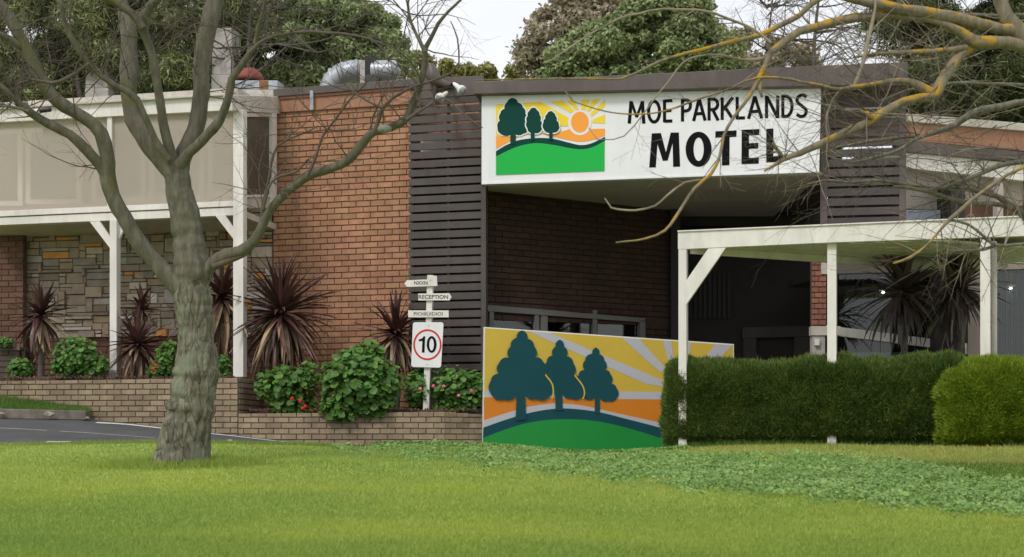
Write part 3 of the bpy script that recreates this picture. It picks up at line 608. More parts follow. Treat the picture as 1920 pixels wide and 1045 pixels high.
D6('green_hill', e3[::-1] + [(957, 999), (48, 984)], 6, 'green2')
U1 = [(192, 541), (172, 568), (150, 600), (143, 640), (108, 660), (106, 698), (78, 725), (82, 775), (125, 792), (172, 776, 1), (168, 868, 1), (206, 864, 1), (203, 774), (245, 790), (292, 780), (300, 738), (275, 700), (268, 655), (240, 640), (236, 600), (212, 572)]
U2 = [(328, 575), (313, 600), (302, 632), (281, 655), (284, 700), (312, 772, 1), (313, 832, 1), (339, 832, 1), (337, 770), (372, 788), (410, 782), (414, 742), (380, 702), (378, 662), (354, 635), (344, 600)]
U3 = [(460, 603), (446, 626), (420, 650), (418, 685), (397, 700), (408, 740), (418, 788), (456, 786, 1), (455, 842, 1), (474, 844, 1), (474, 786), (505, 798), (536, 785), (535, 752), (514, 735), (512, 700), (494, 685), (490, 650), (472, 628)]
for k, (T, bu) in enumerate(((U3, .2), (U2, .2), (U1, .2))): D6('tree_shape', scallop(T, bu), 8 + k * 2, 'navy')
for st in ([(276, 702), (300, 735), (305, 770), (298, 788)], [(382, 704), (410, 740), (418, 770), (412, 790)]): stroke_letter('yellow_edge', PM, [smoothpts(st)], 5, c6, M['mustard'], MU, .035)

# ------------------------------------------------------------------ verandah on the left
VR = root('verandah', PV.at(230, 500), 'white timber verandah with beige mesh blinds raised above the garden bed', 'verandah')
flat('roof_beam', PV, [(-40, 206), (150, 195), (437, 177), (437, 206.5), (-40, 231.5)], .06, .16, M['white'], VR, .006)
flat('gutter_end', PSIDE, [(436, 178), (525, 181), (525, 214), (436, 208)], .02, .14, M['offwhite'], VR, .01)
flat('gutter_lip', PV, [(-40, 202), (150, 191), (437, 174), (437, 178), (-40, 207)], .12, .12, M['offwhite'], VR, .006)
flat('upper_rail', PV, rect(-40, 397.5, 444, 408, 376.5, 386.5), .04, .1, M['white'], VR, .004)
flat('lower_beam', PV, rect(-40, 410, 446, 424, 388.5, 403.5), .02, .14, M['white'], VR, .004)
def post(name, pl, x0, x1, yt, yb, m, rt, wd, off=.03): return flat(name, pl, rect(x0, yt, x1, yb), off, wd, m, rt, .004)
post('mullion_post', PV, 200.5, 209.5, 216, 392, M['white'], VR, .07)
post('corner_post', PV, 437, 456, 205, 707, M['white'], VR, .13, .07)
pf = post('post_foot', PV, 439, 452, 694, 712, M['greymetal'], VR, .06, .05)
post('support_post', PV, 205.5, 218.5, 412, 705, M['white'], VR, .12, .05)
post('post_foot', PV, 207, 216, 694, 713, M['greymetal'], VR, .06, .055)
flat('brace', PV, [(168, 416), (186, 415), (211, 452), (211, 472)], .045, .045, M['white'], VR, .003)
flat('brace', PV, [(240, 412), (226, 413), (213, 452), (213, 472)], -.02, .045, M['white'], VR, .003)
flat('brace', PV, [(403, 404), (421, 403), (445, 438), (445, 458)], .045, .045, M['white'], VR, .003)
for x0, x1, t0, t1, b0, b1 in ((-40, 200, 232, 219, 397, 387), (210, 437, 218.5, 207, 387, 377)):
    flat('mesh_blind', PV, rect(x0, t0, x1, b0 + 2, t1, b1 + 2), -.02, .004, M['blind'], VR)
flat('side_rail', PSIDE, rect(459, 365, 514, 370), .0, .06, M['white'], VR)
flat('side_post', PSIDE, rect(510.5, 213, 519, 388), .02, .08, M['white'], VR)
flat('side_panel', PSIDE, rect(460, 371, 511, 390), -.02, .04, M['offwhite'], VR)
flat('side_blind', PSIDE, rect(459, 222, 511, 366), -.03, .01, mat('dark_blind', (.095, .078, .055), .8, (.075, .06, .042), 3, coord='World'), VR)
flat('side_beam', PSIDE, rect(459, 212, 511, 219), -.0, .05, M['offwhite'], VR)
fl = [PV.at(-40, 424, -.02), PV.at(446, 404, -.02)]; zf = PV.at(200, 400).z
A = [Vector((fl[0].x, fl[0].y, zf)), Vector((fl[1].x, fl[1].y, zf)), Vector((-3.55, 21.45, zf)), Vector((-8.1, 22.2, zf))]
MB().prism(A, [p - Vector((0, 0, .09)) for p in A]).build('floor_deck', M['offwhite'], VR)
zr_ = PV.at(300, 186).z - .02; A = [Vector((p.x, p.y, zr_)) for p in A]; MB().prism(A, [p + Vector((0, 0, .12)) for p in A]).build('roof_sheet', M['offwhite'], VR)
# glazed wall behind the blinds
PVB = Pl((0, 22.15), (515, 21.35))
VB = root('window_wall', PVB.at(230, 500), 'row of pale framed windows behind the beige verandah blinds', 'window wall')
flat('wall_lining', PVB, rect(-60, 205, 512, 420, 190, 395), -.12, .05, mat('tan_wall', (.34, .29, .235), .8, (.30, .255, .2), 2, coord='World'), VB)
def fwin(x0, x1, t, b):
    f = MB()
    for q in (rect(x0, t, x1, t + 9), rect(x0, b - 9, x1, b), rect(x0, t + 9, x0 + 9, b - 9), rect(x1 - 9, t + 9, x1, b - 9)): f.flat(PVB, q, .02, .06)
    fo = f.build('window', M['white'], VB); flat('pane', PVB, rect(x0 + 9, t + 9, x1 - 9, b - 9), -.02, .01, mat('tinted_pane', (.045, .04, .033), .2, coord='World') if 'tinted_pane' not in bpy.data.materials else bpy.data.materials['tinted_pane'], fo)
for x0, x1, t, b in ((-40, 42, 242, 386), (48, 152, 240, 383), (172, 272, 236, 378), (280, 382, 232, 373), (390, 470, 229, 368)): fwin(x0, x1, t, b)

# stone wall (stones one by one)
SW = root('stone_wall', PST.at(280, 700), 'wall of mixed grey and tan ledge stones under the white verandah', 'wall')
a0, a1 = PST.at(44, 400), PST.at(517, 400); zt_, zb_ = PST.at(280, 372).z, PST.at(280, 632).z
u0, u1 = PST.u(a0), PST.u(a1); A = [PST.w(u0, zb_ - .05), PST.w(u1, zb_ - .05), PST.w(u1, zt_), PST.w(u0, zt_)]
MB().prism(A, [p - PST.n * .2 for p in A]).build('mortar_bed', M['mortar_beige'], SW)
rr = random.Random(11); cell = .056; nx, ny = int((u1 - u0) / cell), int((zt_ - zb_) / cell); occ = np.zeros((nx + 12, ny + 6), bool); cnt = 0
for j in range(ny):
    for i in range(nx):
        if occ[i, j]: continue
        wn = rr.choice((2, 3, 3, 4, 4, 5, 6, 7)); hn = rr.choice((1, 1, 2, 2, 2, 3)) if wn < 6 else rr.choice((1, 1, 2)); wn = wn if wn < 3 else wn + rr.choice((0, 1, 2))
        if rr.random() < .05: wn, hn = rr.choice(((1, 3), (1, 4), (4, 4), (2, 4)))
        wn = min(wn, nx - i); hn = min(hn, ny - j)
        k = 1
        while k < wn and not occ[i + k, j]: k += 1
        wn = k
        while occ[i:i + wn, j:j + hn].any(): hn -= 1
        occ[i:i + wn, j:j + hn] = True
        ua, ub = u0 + i * cell + .003, u0 + (i + wn) * cell - .003; za, zb2 = zb_ + j * cell + .003, zb_ + (j + hn) * cell - .003
        dp = .018 + rr.random() ** 2 * .06; e = .005; J = lambda s=.006: (rr.random() - .5) * s
        back = [PST.w(ua, za), PST.w(ub, za), PST.w(ub, zb2), PST.w(ua, zb2)]
        frn = [PST.w(ua + e + J(), za + e + J(), dp + J(.012)), PST.w(ub - e + J(), za + e + J(), dp + J(.012)), PST.w(ub - e + J(), zb2 - e + J(), dp + J(.012)), PST.w(ua + e + J(), zb2 - e + J(), dp + J(.012))]
        if cnt < 460: MB().prism(frn, back).build('stone', M['stone'], SW)
        cnt += 1
print('stones', cnt)
# brown brick base and pier of that wall
rt = root('brick_wall', PST.at(180, 720), 'red brown brick base course beneath the ledge stone wall', 'wall')
wall_px(rt, PST, 44, 517, 632, 634, 740, 740, .24, .0875, M['brickred'], M['mortar_dark'], maxn=110, seed=21)
rt = root('brick_wall', PST.at(10, 720), 'red brown brick pier at the left edge beside the ledge stone wall', 'wall')
PST2 = Pl((-80, 22.15), (46, 21.98)); wall_px(rt, PST2, -60, 44, 405, 400, 745, 745, .24, .0875, M['brickred'], M['mortar_dark'], maxn=140, seed=22)
rt = root('planter_box', PST2.at(10, 712), 'low grey brick planter at the left edge with a small green plant', 'planter')
PPB = Pl((-60, 21.3), (36, 21.2)); wall_px(rt, PPB, -50, 36, 657, 657, 716, 716, .3, .0875, mat('grey_brick', (.10, .075, .06), .9, (.075, .06, .05), 5, .5, 60, rnd=.1, coord='World'), M['mortar_dark'], maxn=30, seed=23)
flat('coping', PPB, rect(-50, 650, 37, 657), .03, .3, M['concrete'], rt, .005)

# ------------------------------------------------------------------ garden walls and beds
rt = root('garden_wall', PLW.at(220, 800), 'upper beige brick planter wall carrying the verandah posts behind the tree trunk', 'garden wall')
wall_px(rt, PLW, -60, 446, 716, 709, 800, 822, .2085, .0765, M['brickbeige'], M['mortar_beige'], maxn=200, seed=31, prefer=lambda r: abs(r[0]) * 0 - r[0], backth=.12)
PRT = Pl((446.5, 19.42), (505, 20.7)); wall_px(rt, PRT, 447, 514, 709, 716, 780, 780, .2085, .0765, M['brickbeige'], M['mortar_beige'], maxn=60, seed=32, backth=.1)
rt = root('garden_wall', PLR.at(640, 835), 'lower beige brick planter wall in front of the shrubs and the speed sign', 'garden wall')
wall_px(rt, PLR, 447, 834.5, 776, 772.5, 826, 846, .2085, .0765, M['brickbeige'], M['mortar_beige'], maxn=240, seed=33, backth=.12)
wall_px(rt, PLC, 835, 906, 772.5, 778, 846, 846, .2085, .0765, M['brickbeige'], M['mortar_beige'], maxn=60, seed=34, backth=.12)
def bed(name, corners, label, bumpy=.05):
    a, b, c, d = [Vector(x) for x in corners]; n = 40; V = []; Fq = []
    for i in range(n + 1):
        for j in range(13):
            p = a.lerp(b, i / n).lerp(d.lerp(c, i / n), j / 12); e = min(1, min(i, n - i, j * 1.5) / 3)
            V.append((p.x, p.y, p.z + bumpy * (mnoise.noise((p.x * 2.3, p.y * 2.3, 0)) + .5) * e + .02 * mnoise.noise((p.x * 14, p.y * 14, 3))))
    for i in range(n):
        for j in range(12): q = i * 13 + j; Fq.append((q, q + 13, q + 14, q + 1))
    o = npmesh(name, V, Fq, M['soil'], None, True); tag(o, label, kind='structure'); return o
zU = PLW.at(440, 709).z - .02; zL = PLR.at(640, 774).z - .015
A_ = [PLW.at(-60, 716, -.10), PLW.at(446, 709, -.10)]
bed('upper_garden_bed', [(A_[0].x, A_[0].y, zU - .05), (A_[1].x - .06, A_[1].y, zU), (-3.75, 21.42, zU + .08), (-8.5, 22.2, zU + .06)], 'mulched bed behind the upper planter wall', .07)
A_ = [PLR.at(450, 776, -.10), PLR.at(833, 773, -.10)]
bed('lower_garden_bed', [(A_[0].x, A_[0].y, zL), (A_[1].x, A_[1].y, zL), (-.45, 20.25, zL - .02), (-3.85, 21.45, zL + .05)], 'mulched bed behind the lower planter wall', .08)
# mulch chips: loose bark pieces on both beds
rr = random.Random(5); mb = MB()
for _ in range(1500):
    if rr.random() < .5: px = rr.uniform(-20, 440); Y = rr.uniform(19.75, 20.6); z = zU + .03
    else: px = rr.uniform(470, 890); Y = rr.uniform(19.35, 19.9); z = zL + .035
    X = (px - 960) * Y / F; s = rr.uniform(.02, .06)
    mb.bar((X, Y, z + rr.random() * .03), (X + rr.uniform(-1, 1) * s, Y + rr.uniform(-.5, .5) * s, z + rr.random() * .05), .018, .006)
tag(mb.build('bark_chips', mat('bark_chip', (.20, .115, .075), .9, (.10, .06, .04), 3, rnd=.4, coord='World')), 'loose brown bark chips over the garden beds', kind='stuff')
# kerb, verge
KP = Pl((-60, 19.02), (161, 18.9))
rt = root('kerb', KP.at(60, 785), 'dark weathered concrete kerb beside the driveway at the left edge', 'kerb')
flat('kerb_stone', KP, rect(-60, 765, 161, 784, 770.5, 788), 0, .16, M['concrete'], rt, .012)
kz0, kz1 = KP.at(0, 768).z, KP.at(155, 771).z
V = []; Fq = []
for i in range(31):
    t = i / 30; px = lerp(-60, 168, t)
    for j in range(9):
        s = j / 8; Y = lerp(19.06, 19.85 - .1 * t, s); zz = lerp(lerp(kz0, kz1, t) - .03, ZE + lerp(.66, .44, max(0, t * 1.15 - .15)), s); V.append(((px - 960) * Y / F, Y, zz + .015 * mnoise.noise((px * .05, s * 3, 0))))
for i in range(30):
    for j in range(8): q = i * 9 + j; Fq.append((q, q + 9, q + 10, q + 1))
verge = npmesh('verge', V, Fq, M['ground'], None, True); tag(verge, 'grassy verge between kerb and planter wall', kind='structure')
VERGE = (np.array(V).reshape(31, 9, 3))
def rock(name, px, py, Y, s, label, z=None, flatn=.6):
    import bmesh
    bm = bmesh.new(); bmesh.ops.create_icosphere(bm, subdivisions=2, radius=1); p = P(px, py, Y)
    for v in bm.verts: v.co = Vector((v.co.x * s[0], v.co.y * s[1], v.co.z * s[2])) * (1 + .35 * mnoise.noise(v.co * 1.7 + Vector((px, 0, 0)))) + p
    me = bpy.data.meshes.new(name); bm.to_mesh(me); bm.free(); tag(link(name, me, M['rock']), label, 'rock')
rock('rock', 93, 777, 18.86, (.075, .03, .035), 'pale chipped stone against the kerb face')
rock('rock', 2, 776, 18.93, (.05, .03, .02), 'pale stone against the kerb at the very left edge')
h_ = hit(431, 829, road_z); rock('rock', 431, 829, h_.y, (.055, .03, .03), 'small white pebble on the driveway right of the trunk')
h_ = hit(165, 784, road_z, 16.6, 19); rock('rock', 164, 784, 18.9, (.03, .02, .02), 'small pebble at the end of the kerb')

# ------------------------------------------------------------------ right wing
RW = root('right_wing_roof', PQ.at(1800, 420), 'low roof edge of the right wing with cream, terracotta and white fascia bands', 'roof')
flat('cream_band', PQ, rect(1690, 212, 1990, 227, 237, 251), .08, .5, M['offwhite'], RW, .004)
flat('terracotta_band', PQ, rect(1690, 227.5, 1990, 262, 251.5, 290), .03, .2, M['copper'], RW)
flat('brown_band', PQ, rect(1690, 262.5, 1990, 284, 292, 311), .06, .2, M['browncap'], RW, .004)
flat('white_band', PQ, rect(1690, 284.5, 1990, 314, 315, 347), .0, .1, M['white'], RW, .004)
flat('eaves_soffit', PQ, rect(1690, 314.5, 1990, 392, 347, 398), -.25, .1, M['soffit'], RW)
flat('clear_panel', PQ, rect(1696, 394, 1764, 424), -.1, .05, mat('pale_blue_panel', (.36, .40, .48), .3, coord='World'), RW)
flat('brown_panel', PQ, rect(1765, 386, 1990, 424), -.2, .05, M['brickred'], RW)
flat('eaves_post', PQ, rect(1870, 333, 1881, 420), .05, .09, M['soffit'], RW)

GW = root('glazed_wall', PK.at(1740, 800), 'glazed front of the right wing behind the cordylines and hedge', 'window wall')
flat('lintel', PK, rect(1549, 484, 1990, 514, 474, 503), .06, .2, mat('beige_lintel', (.29, .24, .205), .6, (.25, .205, .175), 2, coord='World'), GW, .004)
flat('upper_wall', PK, rect(1549, 420, 1990, 484, 410, 474), -.02, .2, M['dimwall'], GW)
flat('white_transom', PK, rect(1549, 610, 1820, 627, 645, 661), .05, .06, M['white'], GW, .003)
flat('transom_pale_strip', PK, rect(1786, 650, 1818, 662, 653, 665), .056, .01, M['offwhite'], GW)  # pale strip low on the right end of the transom
flat('mullion', PK, rect(1747, 515, 1754, 700), .03, .05, M['offwhite'], GW)
flat('mullion_post', PK, rect(1757, 515, 1772, 700), .03, .08, M['dimwall'], GW)
flat('pink_pier', PK, rect(1815, 505, 1870, 840), .07, .2, mat('pinkish_render', (.30, .235, .215), .7, (.25, .2, .185), 3, coord='World'), GW)
flat('pane', PK, rect(1573, 514, 1747, 840), -.005, .01, M['glass'], GW)
flat('pane', PK, rect(1772, 514, 1815, 840), -.005, .01, M['glass'], GW)
flat('pane', PK, rect(1870, 503, 1990, 840), -.005, .01, M['glass'], GW)
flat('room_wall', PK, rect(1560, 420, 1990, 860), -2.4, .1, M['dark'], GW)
flat('room_floor_ledge', PK, rect(1573, 662, 1720, 676, 660, 676), -.15, .2, M['greymetal'], GW)
mb = MB()
for i in range(24): mb.flat(PK, rect(1866 + i * 5, 505, 1869.5 + i * 5, 840), -.12 - .03 * (i % 2), .015)
mb.build('sheer_curtain', M['curtain'], GW)
mb = MB()
for i in range(30): mb.flat(PK, rect(1574 + i * 5.6, 516, 1578.6 + i * 5.6, 606 + i * .9), -.5 - .03 * (i % 2), .012)
mb.build('dark_blind', M['curtaindark'], GW)
flat('room_ceiling_lip', PK, rect(1560, 500, 1990, 512), -.2, 2, M['dimwall'], GW)
# brick pier
PKP = Pl((1518, 19.95), (1549, 19.95))
rt = root('brick_pier', PKP.at(1535, 800), 'narrow red brick pier with white band between the carport and the windows', 'pier')
wall_px(rt, PKP, 1522, 1549, 478, 478, 612, 612, .115, .0765, mat('pier_brick', (.30, .125, .085), .85, (.24, .1, .07), 6, .4, 60, rnd=.15, coord='World'), M['mortar_dark'], maxn=80, seed=41)
flat('white_band', PKP, rect(1521, 612, 1576, 629), .02, .15, M['offwhite'], rt, .003); flat('lower_wall', PKP, rect(1523, 629.5, 1547, 860), 0, .15, M['render'], rt)
flat('meter_box', PKP, rect(1528, 636, 1537, 648), .05, .05, M['white'], rt, .004); flat('sensor_box', PKP, rect(1533, 485, 1539, 491), .03, .04, M['white'], rt, .003)
flat('pier_cap', PKP, rect(1540, 487, 1556, 514), .03, .1, M['offwhite'], rt)

def emis(name, c, s):
    m = bpy.data.materials.new(name); m.use_nodes = True; b = m.node_tree.nodes['Principled BSDF']; b.inputs['Emission Color'].default_value = (*c, 1); b.inputs['Emission Strength'].default_value = s; return m
M['lamp'] = emis('lit_lamp', (1, .97, .88), 9)
def lamp(px, py, off, label, s=.03):
    import bmesh
    p = PK.at(px, py, off); rt = root('ceiling_lamp', p, label, 'lamp')
    bm = bmesh.new(); bmesh.ops.create_uvsphere(bm, u_segments=16, v_segments=8, radius=s)
    for v in bm.verts: v.co.z *= .45
    me = bpy.data.meshes.new('bulb'); bm.to_mesh(me); bm.free(); link('bulb', me, M['lamp'], rt, True)
    MB().box(p + Vector((0, 0, .04)), .12, .12, .02).box(p + Vector((0, 0, .16)), .02, .02, .22).build('fitting', M['offwhite'], rt)
lamp(1656, 549, -.42, 'lit round lamp shining behind the dark window left of the cordylines')
lamp(1895, 541, -.10, 'lit lamp behind the sheer curtain at the right edge', .024)

# ------------------------------------------------------------------ right pergola
PG2 = root('pergola', PP.at(1560, 838), 'white painted timber pergola over the hedge in front of the windows', 'pergola')
flat('front_beam', PP, [(1271, 435), (1560, 423), (1980, 404), (1980, 441), (1560, 455), (1271, 468)], .02, .07, M['white'], PG2, .005)
flat('beam_cap', PP, [(1270, 432.5), (1560, 420), (1980, 401.5), (1980, 404), (1560, 422.6), (1270, 435)], .04, .12, M['white'], PG2, .003)
post('support_post', PP, 1272, 1287, 466, 846, M['white'], PG2, .12, .015)
post('support_post', PP, 1551, 1568, 455, 840, M['white'], PG2, .12, -.055)
post('support_post', PP, 1838, 1857, 445, 840, M['white'], PG2, .12, .0)
flat('brace', PP, [(1284, 530), (1328, 466), (1361, 464.5), (1284, 575)], .016, .05, M['white'], PG2, .003)
zb3 = PP.at(1300, 466).z
R0, R1 = Vector((P(1296, 800, 17.85).x, 17.85, 0)), Vector((P(1555, 800, 18.75).x, 18.75, 0)); rd = (R1 - R0).normalized(); rn = Vector((rd.y, -rd.x, 0))
fo, fd = PP.o - PP.n * .06, PP.d
for i in range(9):
    mb = MB(); wd = .150
    def inter(off):
        o = R0 + rn * off; # intersection of board edge line with front beam line
        M2 = np.array([[rd.x, -fd.x], [rd.y, -fd.y]]); t = np.linalg.solve(M2, np.array([fo.x - o.x, fo.y - o.y])); return o + rd * t[0]
    a, b = inter(i * .19), inter(i * .19 + wd); L_ = 4.5
    c, d = b + rd * L_, a + rd * (L_ + .3)
    z = zb3 + .03 + i * .0; q = [Vector((p.x, p.y, z)) for p in (a, b, c, d)]; mb.prism(q, [p + Vector((0, 0, .03)) for p in q]).build('roof_board', M['white'], PG2)
a, d = R0, R0 + rd * 5; mb = MB(); mb.bar((a.x, a.y + .02, zb3 - .015), (d.x, d.y + .02, zb3 - .015), .05, .085); mb.build('rear_beam', M['white'], PG2)
q = [Vector((p.x, p.y, zb3 + .15)) for p in (R0, R0 + rd * 5, Vector((7, 16.9, 0)), fo + fd * .2)]
MB().prism(q, [p + Vector((0, 0, .02)) for p in q]).build('roof_sheet', M['offwhite'], PG2)
dp_ = P(1864, 600, 17.05); t = Tubes(); t.add(np.array([[dp_.x, 17.05, z, .034] for z in np.linspace(ZE - .1, PP.at(1863, 447).z, 6)]), 12)
t.build('downpipe', M['offwhite'], PG2)

# ------------------------------------------------------------------ road sign post
PD = Pl((770, 19.62), (845, 19.56))
SP = root('sign_post', PD.at(798, 790), 'leaning white post with three direction boards and a round speed limit sign reading 10', 'sign')
flat('post', PD, [(801, 516), (812, 516), (803.5, 778), (792.5, 778)], 0, .10, M['white'], SP, .003)
s_ = [(758, 531.6), (763, 525.8), (801, 524.2), (801, 516), (819, 517.6), (820, 536.6), (801, 537), (763, 538.4)]
b1 = flat('direction_board', PD, s_, .03, .025, M['white'], SP, .002)
b2 = flat('direction_board', PD, [(784, 550.7), (842.4, 550.2), (846.6, 557), (842.4, 563.6), (784, 563.6)], .03, .025, M['white'], SP, .002)
b3 = flat('direction_board', PD, [(765.3, 582.3), (841, 582.3), (841, 595.3), (765.3, 595.3)], .03, .025, M['white'], SP, .002)
rp = []
for cx, cy, a in ((827, 609, -90), (822.5, 685, 0), (775.5, 684, 90), (778.5, 609, 180)):
    for k in range(5): rp.append((cx + 4.5 * math.cos(math.radians(a + k * 22.5)), cy + 4.5 * math.sin(math.radians(a + k * 22.5))))
sp_ = flat('speed_plate', PD, rp, .035, .006, M['white_sign'], SP)
ro = circle(801.3, 646.5, 26.6, 29, 48); ri = circle(801.3, 646.5, 23.4, 25.7, 48); mb = MB()
for i in range(48): j = (i + 1) % 48; mb.flat(PD, [ro[i], ro[j], ri[j], ri[i]], .039, .003)
mb.build('red_ring', M['red'], SP)
def text(s, pl, px, py, hpx, wpx, m, parent, off, bold=0.0, shear=0):
    cu = bpy.data.curves.new('text', 'FONT'); cu.body = s; cu.size = 1; cu.offset = bold; cu.align_x = 'CENTER'; cu.align_y = 'CENTER'; cu.extrude = 0
    ob = bpy.data.objects.new('text', cu); COL.objects.link(ob); dg = bpy.context.evaluated_depsgraph_get(); dg.update()
    me = bpy.data.meshes.new_from_object(ob.evaluated_get(dg)); bpy.data.objects.remove(ob)
    co = np.array([v.co[:] for v in me.vertices]); mn, mxx = co.min(0), co.max(0); o3 = org(parent)
    for v in me.vertices:
        X = px + ((v.co.x - mn[0]) / (mxx[0] - mn[0]) - .5) * wpx; Yp = py - ((v.co.y - mn[1]) / (mxx[1] - mn[1]) - .5) * hpx
        v.co = pl.at(X, Yp, off) - o3
    return link('lettering', me, m, parent)
c7 = lambda p: (740 + p[0] / 5.223, 500 + p[1] / 5.223)
flat('numeral', PD, [c7(p) for p in [(283, 683), (298, 683), (292, 842), (266, 842), (271, 729), (236, 730), (237, 714), (262, 707), (276, 696)]], .0395, .002, M['ink'], SP)
oo, oi_ = circle(362, 763, 48, 82, 40), circle(361, 763, 23, 60, 40); mb = MB()
for i in range(40): j = (i + 1) % 40; mb.flat(PD, [c7(oo[i]), c7(oo[j]), c7(oi_[j]), c7(oi_[i])], .0395, .002)
mb.build('numeral', M['ink'], SP)
text('NXXN', PD, 789, 530.8, 6.6, 25, M['inkgrey'], b1, .0315, .02)
text('RECEPTION', PD, 812.5, 557, 7.4, 55, M['inkgrey'], b2, .0315, .015)
text('PIOIIIUIDIOI', PD, 803, 588.8, 6.4, 54, M['inkgrey'], b3, .0315, .005)
for x, y in ((807, 525), (806.5, 536), (805.5, 545.5), (803.5, 594.5), (803.7, 610.5), (800.5, 683.5)):
    flat('bolt', PD, circle(x, y, .9, .9, 8), .042, .01, M['greymetal'], SP)

# ------------------------------------------------------------------ roof things
RD = Pl((590, 23.2), (760, 22.9))
rt = root('roof_duct', RD.at(670, 165), 'pale metal ventilation duct elbow with a dark fan box on the roof', 'ventilation duct')
def ductpath(pts, r): return np.array([list(RD.at(x, y, o)) + [r] for x, y, o in pts])
rD = 20 / F * 23
t = Tubes(); t.add(spline(ductpath([(612, 196, 0), (616, 172, 0), (624, 152, 0), (640, 139, 0), (658, 134, 0), (676, 133, 0)], rD), .12), 24); t.build('duct_elbow', M['greymetal'], rt)
for x, y, a in ((628, 147, 1), (646, 137, .4), (668, 133, 0)):
    p0 = RD.at(x - 1 - a, y + a, 0); p1 = RD.at(x + 1 + .4 * a, y - a, 0); t = Tubes(); t.add(np.array([list(p0) + [rD * 1.05], list(p1) + [rD * 1.05]]), 24); t.build('seam_ring', M['greymetal'], rt)
t = Tubes(); t.add(ductpath([(700, 134, 0), (720, 134, 0), (738, 134, 0), (741, 134, 0)], rD * 1.0), 24); t.build('duct_outlet', M['greymetal'], rt)
flat('fan_box', RD, rect(675, 113, 684, 156), .16, .34, M['render'], rt); flat('fan_housing', RD, rect(684, 105, 701, 156), .14, .3, M['black'], rt); flat('motor_cover', RD, rect(684, 140, 706, 156), .22, .2, M['dimwall'], rt, .01)
rt = root('roof_cowl', RD.at(470, 165), 'dull red dome on a galvanised gutter above the brick wall', 'roof cowl')
import bmesh
def uv(name, p, s, m, parent, cut=None):
    bm = bmesh.new(); bmesh.ops.create_uvsphere(bm, u_segments=24, v_segments=12, radius=1)
    for v in bm.verts: v.co = Vector((v.co.x * s[0], v.co.y * s[1], (max(v.co.z, 0) if cut else v.co.z) * s[2])) + p - org(parent)
    me = bpy.data.meshes.new(name); bm.to_mesh(me); bm.free(); return link(name, me, m, parent, True)
uv('dome', RD.at(466, 152, -.2), (.26, .2, .22), M['redpaint'], rt, True)
flat('metal_gutter', RD, rect(440, 151, 520, 168), 0, .3, M['greymetal'], rt); flat('rust_patch', RD, rect(486, 151.5, 503, 168), .004, .01, M['rust'], rt); flat('cream_flashing', RD, rect(440, 168.5, 512, 184), .1, .2, M['offwhite'], rt)
def chimney(x0, x1, yt, ym, label):
    pl = Pl((x0 - 5, 24.5), (x1 + 5, 24.4)); rt = root('chimney', pl.at((x0 + x1) / 2, 240), label, 'chimney', 'rendered roof chimneys')
    flat('stack', pl, rect(x0, yt, x1, ym), 0, .4, M['render'], rt, .01); flat('plinth', pl, rect(x0 - 1, ym, x1 + 2, 230), .05, .5, M['render'], rt, .01)
chimney(397, 434, 52, 140, 'tall pale rendered chimney between the tree limbs'); chimney(160, 201, 120, 165, 'short pale rendered chimney behind the far left limbs')
for x, y0, y1, m, Y, lab in ((640, 70, 125, 'render', 26, 'grey pole rising behind the roof duct'), (1171, -12, 56, 'white', 34.8, 'white flagpole top above the sign, before the trees')):
    p = P(x, y0, Y); q = P(x, y1 + 90, Y); t = Tubes(); t.add(np.array([[p.x, p.y, z, .02] for z in np.linspace(q.z, p.z, 4)]), 10); o = t.build('roof_pole', M[m]); tag(o, lab, 'pole')
# floodlights and camera
FL = Pl((800, 20.1), (900, 20.1))
def flood(cx, cy, bx, by, label):
    a, b = FL.at(bx, by, -.1), FL.at(cx, cy, .12); rt = root('floodlight', a, label, 'floodlight', 'floodlights on the screen corner'); d = b - a
    t = Tubes(); t.add(np.array([list(a + d * k) + [r] for k, r in ((0, .022), (.2, .03), (.5, .034), (.72, .045), (.85, .064), (1, .066))]), 20); t.build('lamp_body', M['white'], rt)
    t = Tubes(); t.add(np.array([list(b + d.normalized() * .001) + [.058], list(b + d.normalized() * .01) + [.052]]), 20); t.build('lens', M['greymetal'], rt)
    t = Tubes(); t.add(np.array([list(a + Vector((-.02, .02, 0))) + [.02], list(a + Vector((-.06, .12, -.02))) + [.02]]), 10); t.build('bracket', M['black'], rt)
flood(867, 170, 851, 157, 'white floodlight beside the sign corner'); flood(824, 184, 838, 174, 'white floodlight facing front on the screen header')
rt = root('roof_vent', FL.at(812, 150, -.3), 'dark grey rounded vent behind the branch at the screen corner', 'vent')
t = Tubes(); t.add(spline(np.array([list(FL.at(x, y, -.25)) + [r] for x, y, r in ((807, 121, .05), (810, 132, .085), (813, 146, .10), (828, 156, .06), (848, 161, .04))]), .05), 16); t.build('cowl', M['browncap'], rt)
t = Tubes(); t.add(np.array([list(FL.at(816, 150, -.25)) + [.03], list(FL.at(816, 190, -.3)) + [.03]]), 10); t.build('stem', M['browncap'], rt)
rt = root('security_camera', PV.at(80, 207, .2), 'small black security camera on the white verandah roof edge', 'camera')
t = Tubes(); t.add(np.array([list(PV.at(76, 208.5, .18)) + [.03], list(PV.at(94, 205.5, .22)) + [.034]]), 14); t.build('camera_body', M['black'], rt)
t = Tubes(); t.add(np.array([list(PV.at(60, 211, .16)) + [.045], list(PV.at(75, 208.5, .18)) + [.04]]), 14); t.build('camera_mount', M['white'], rt)

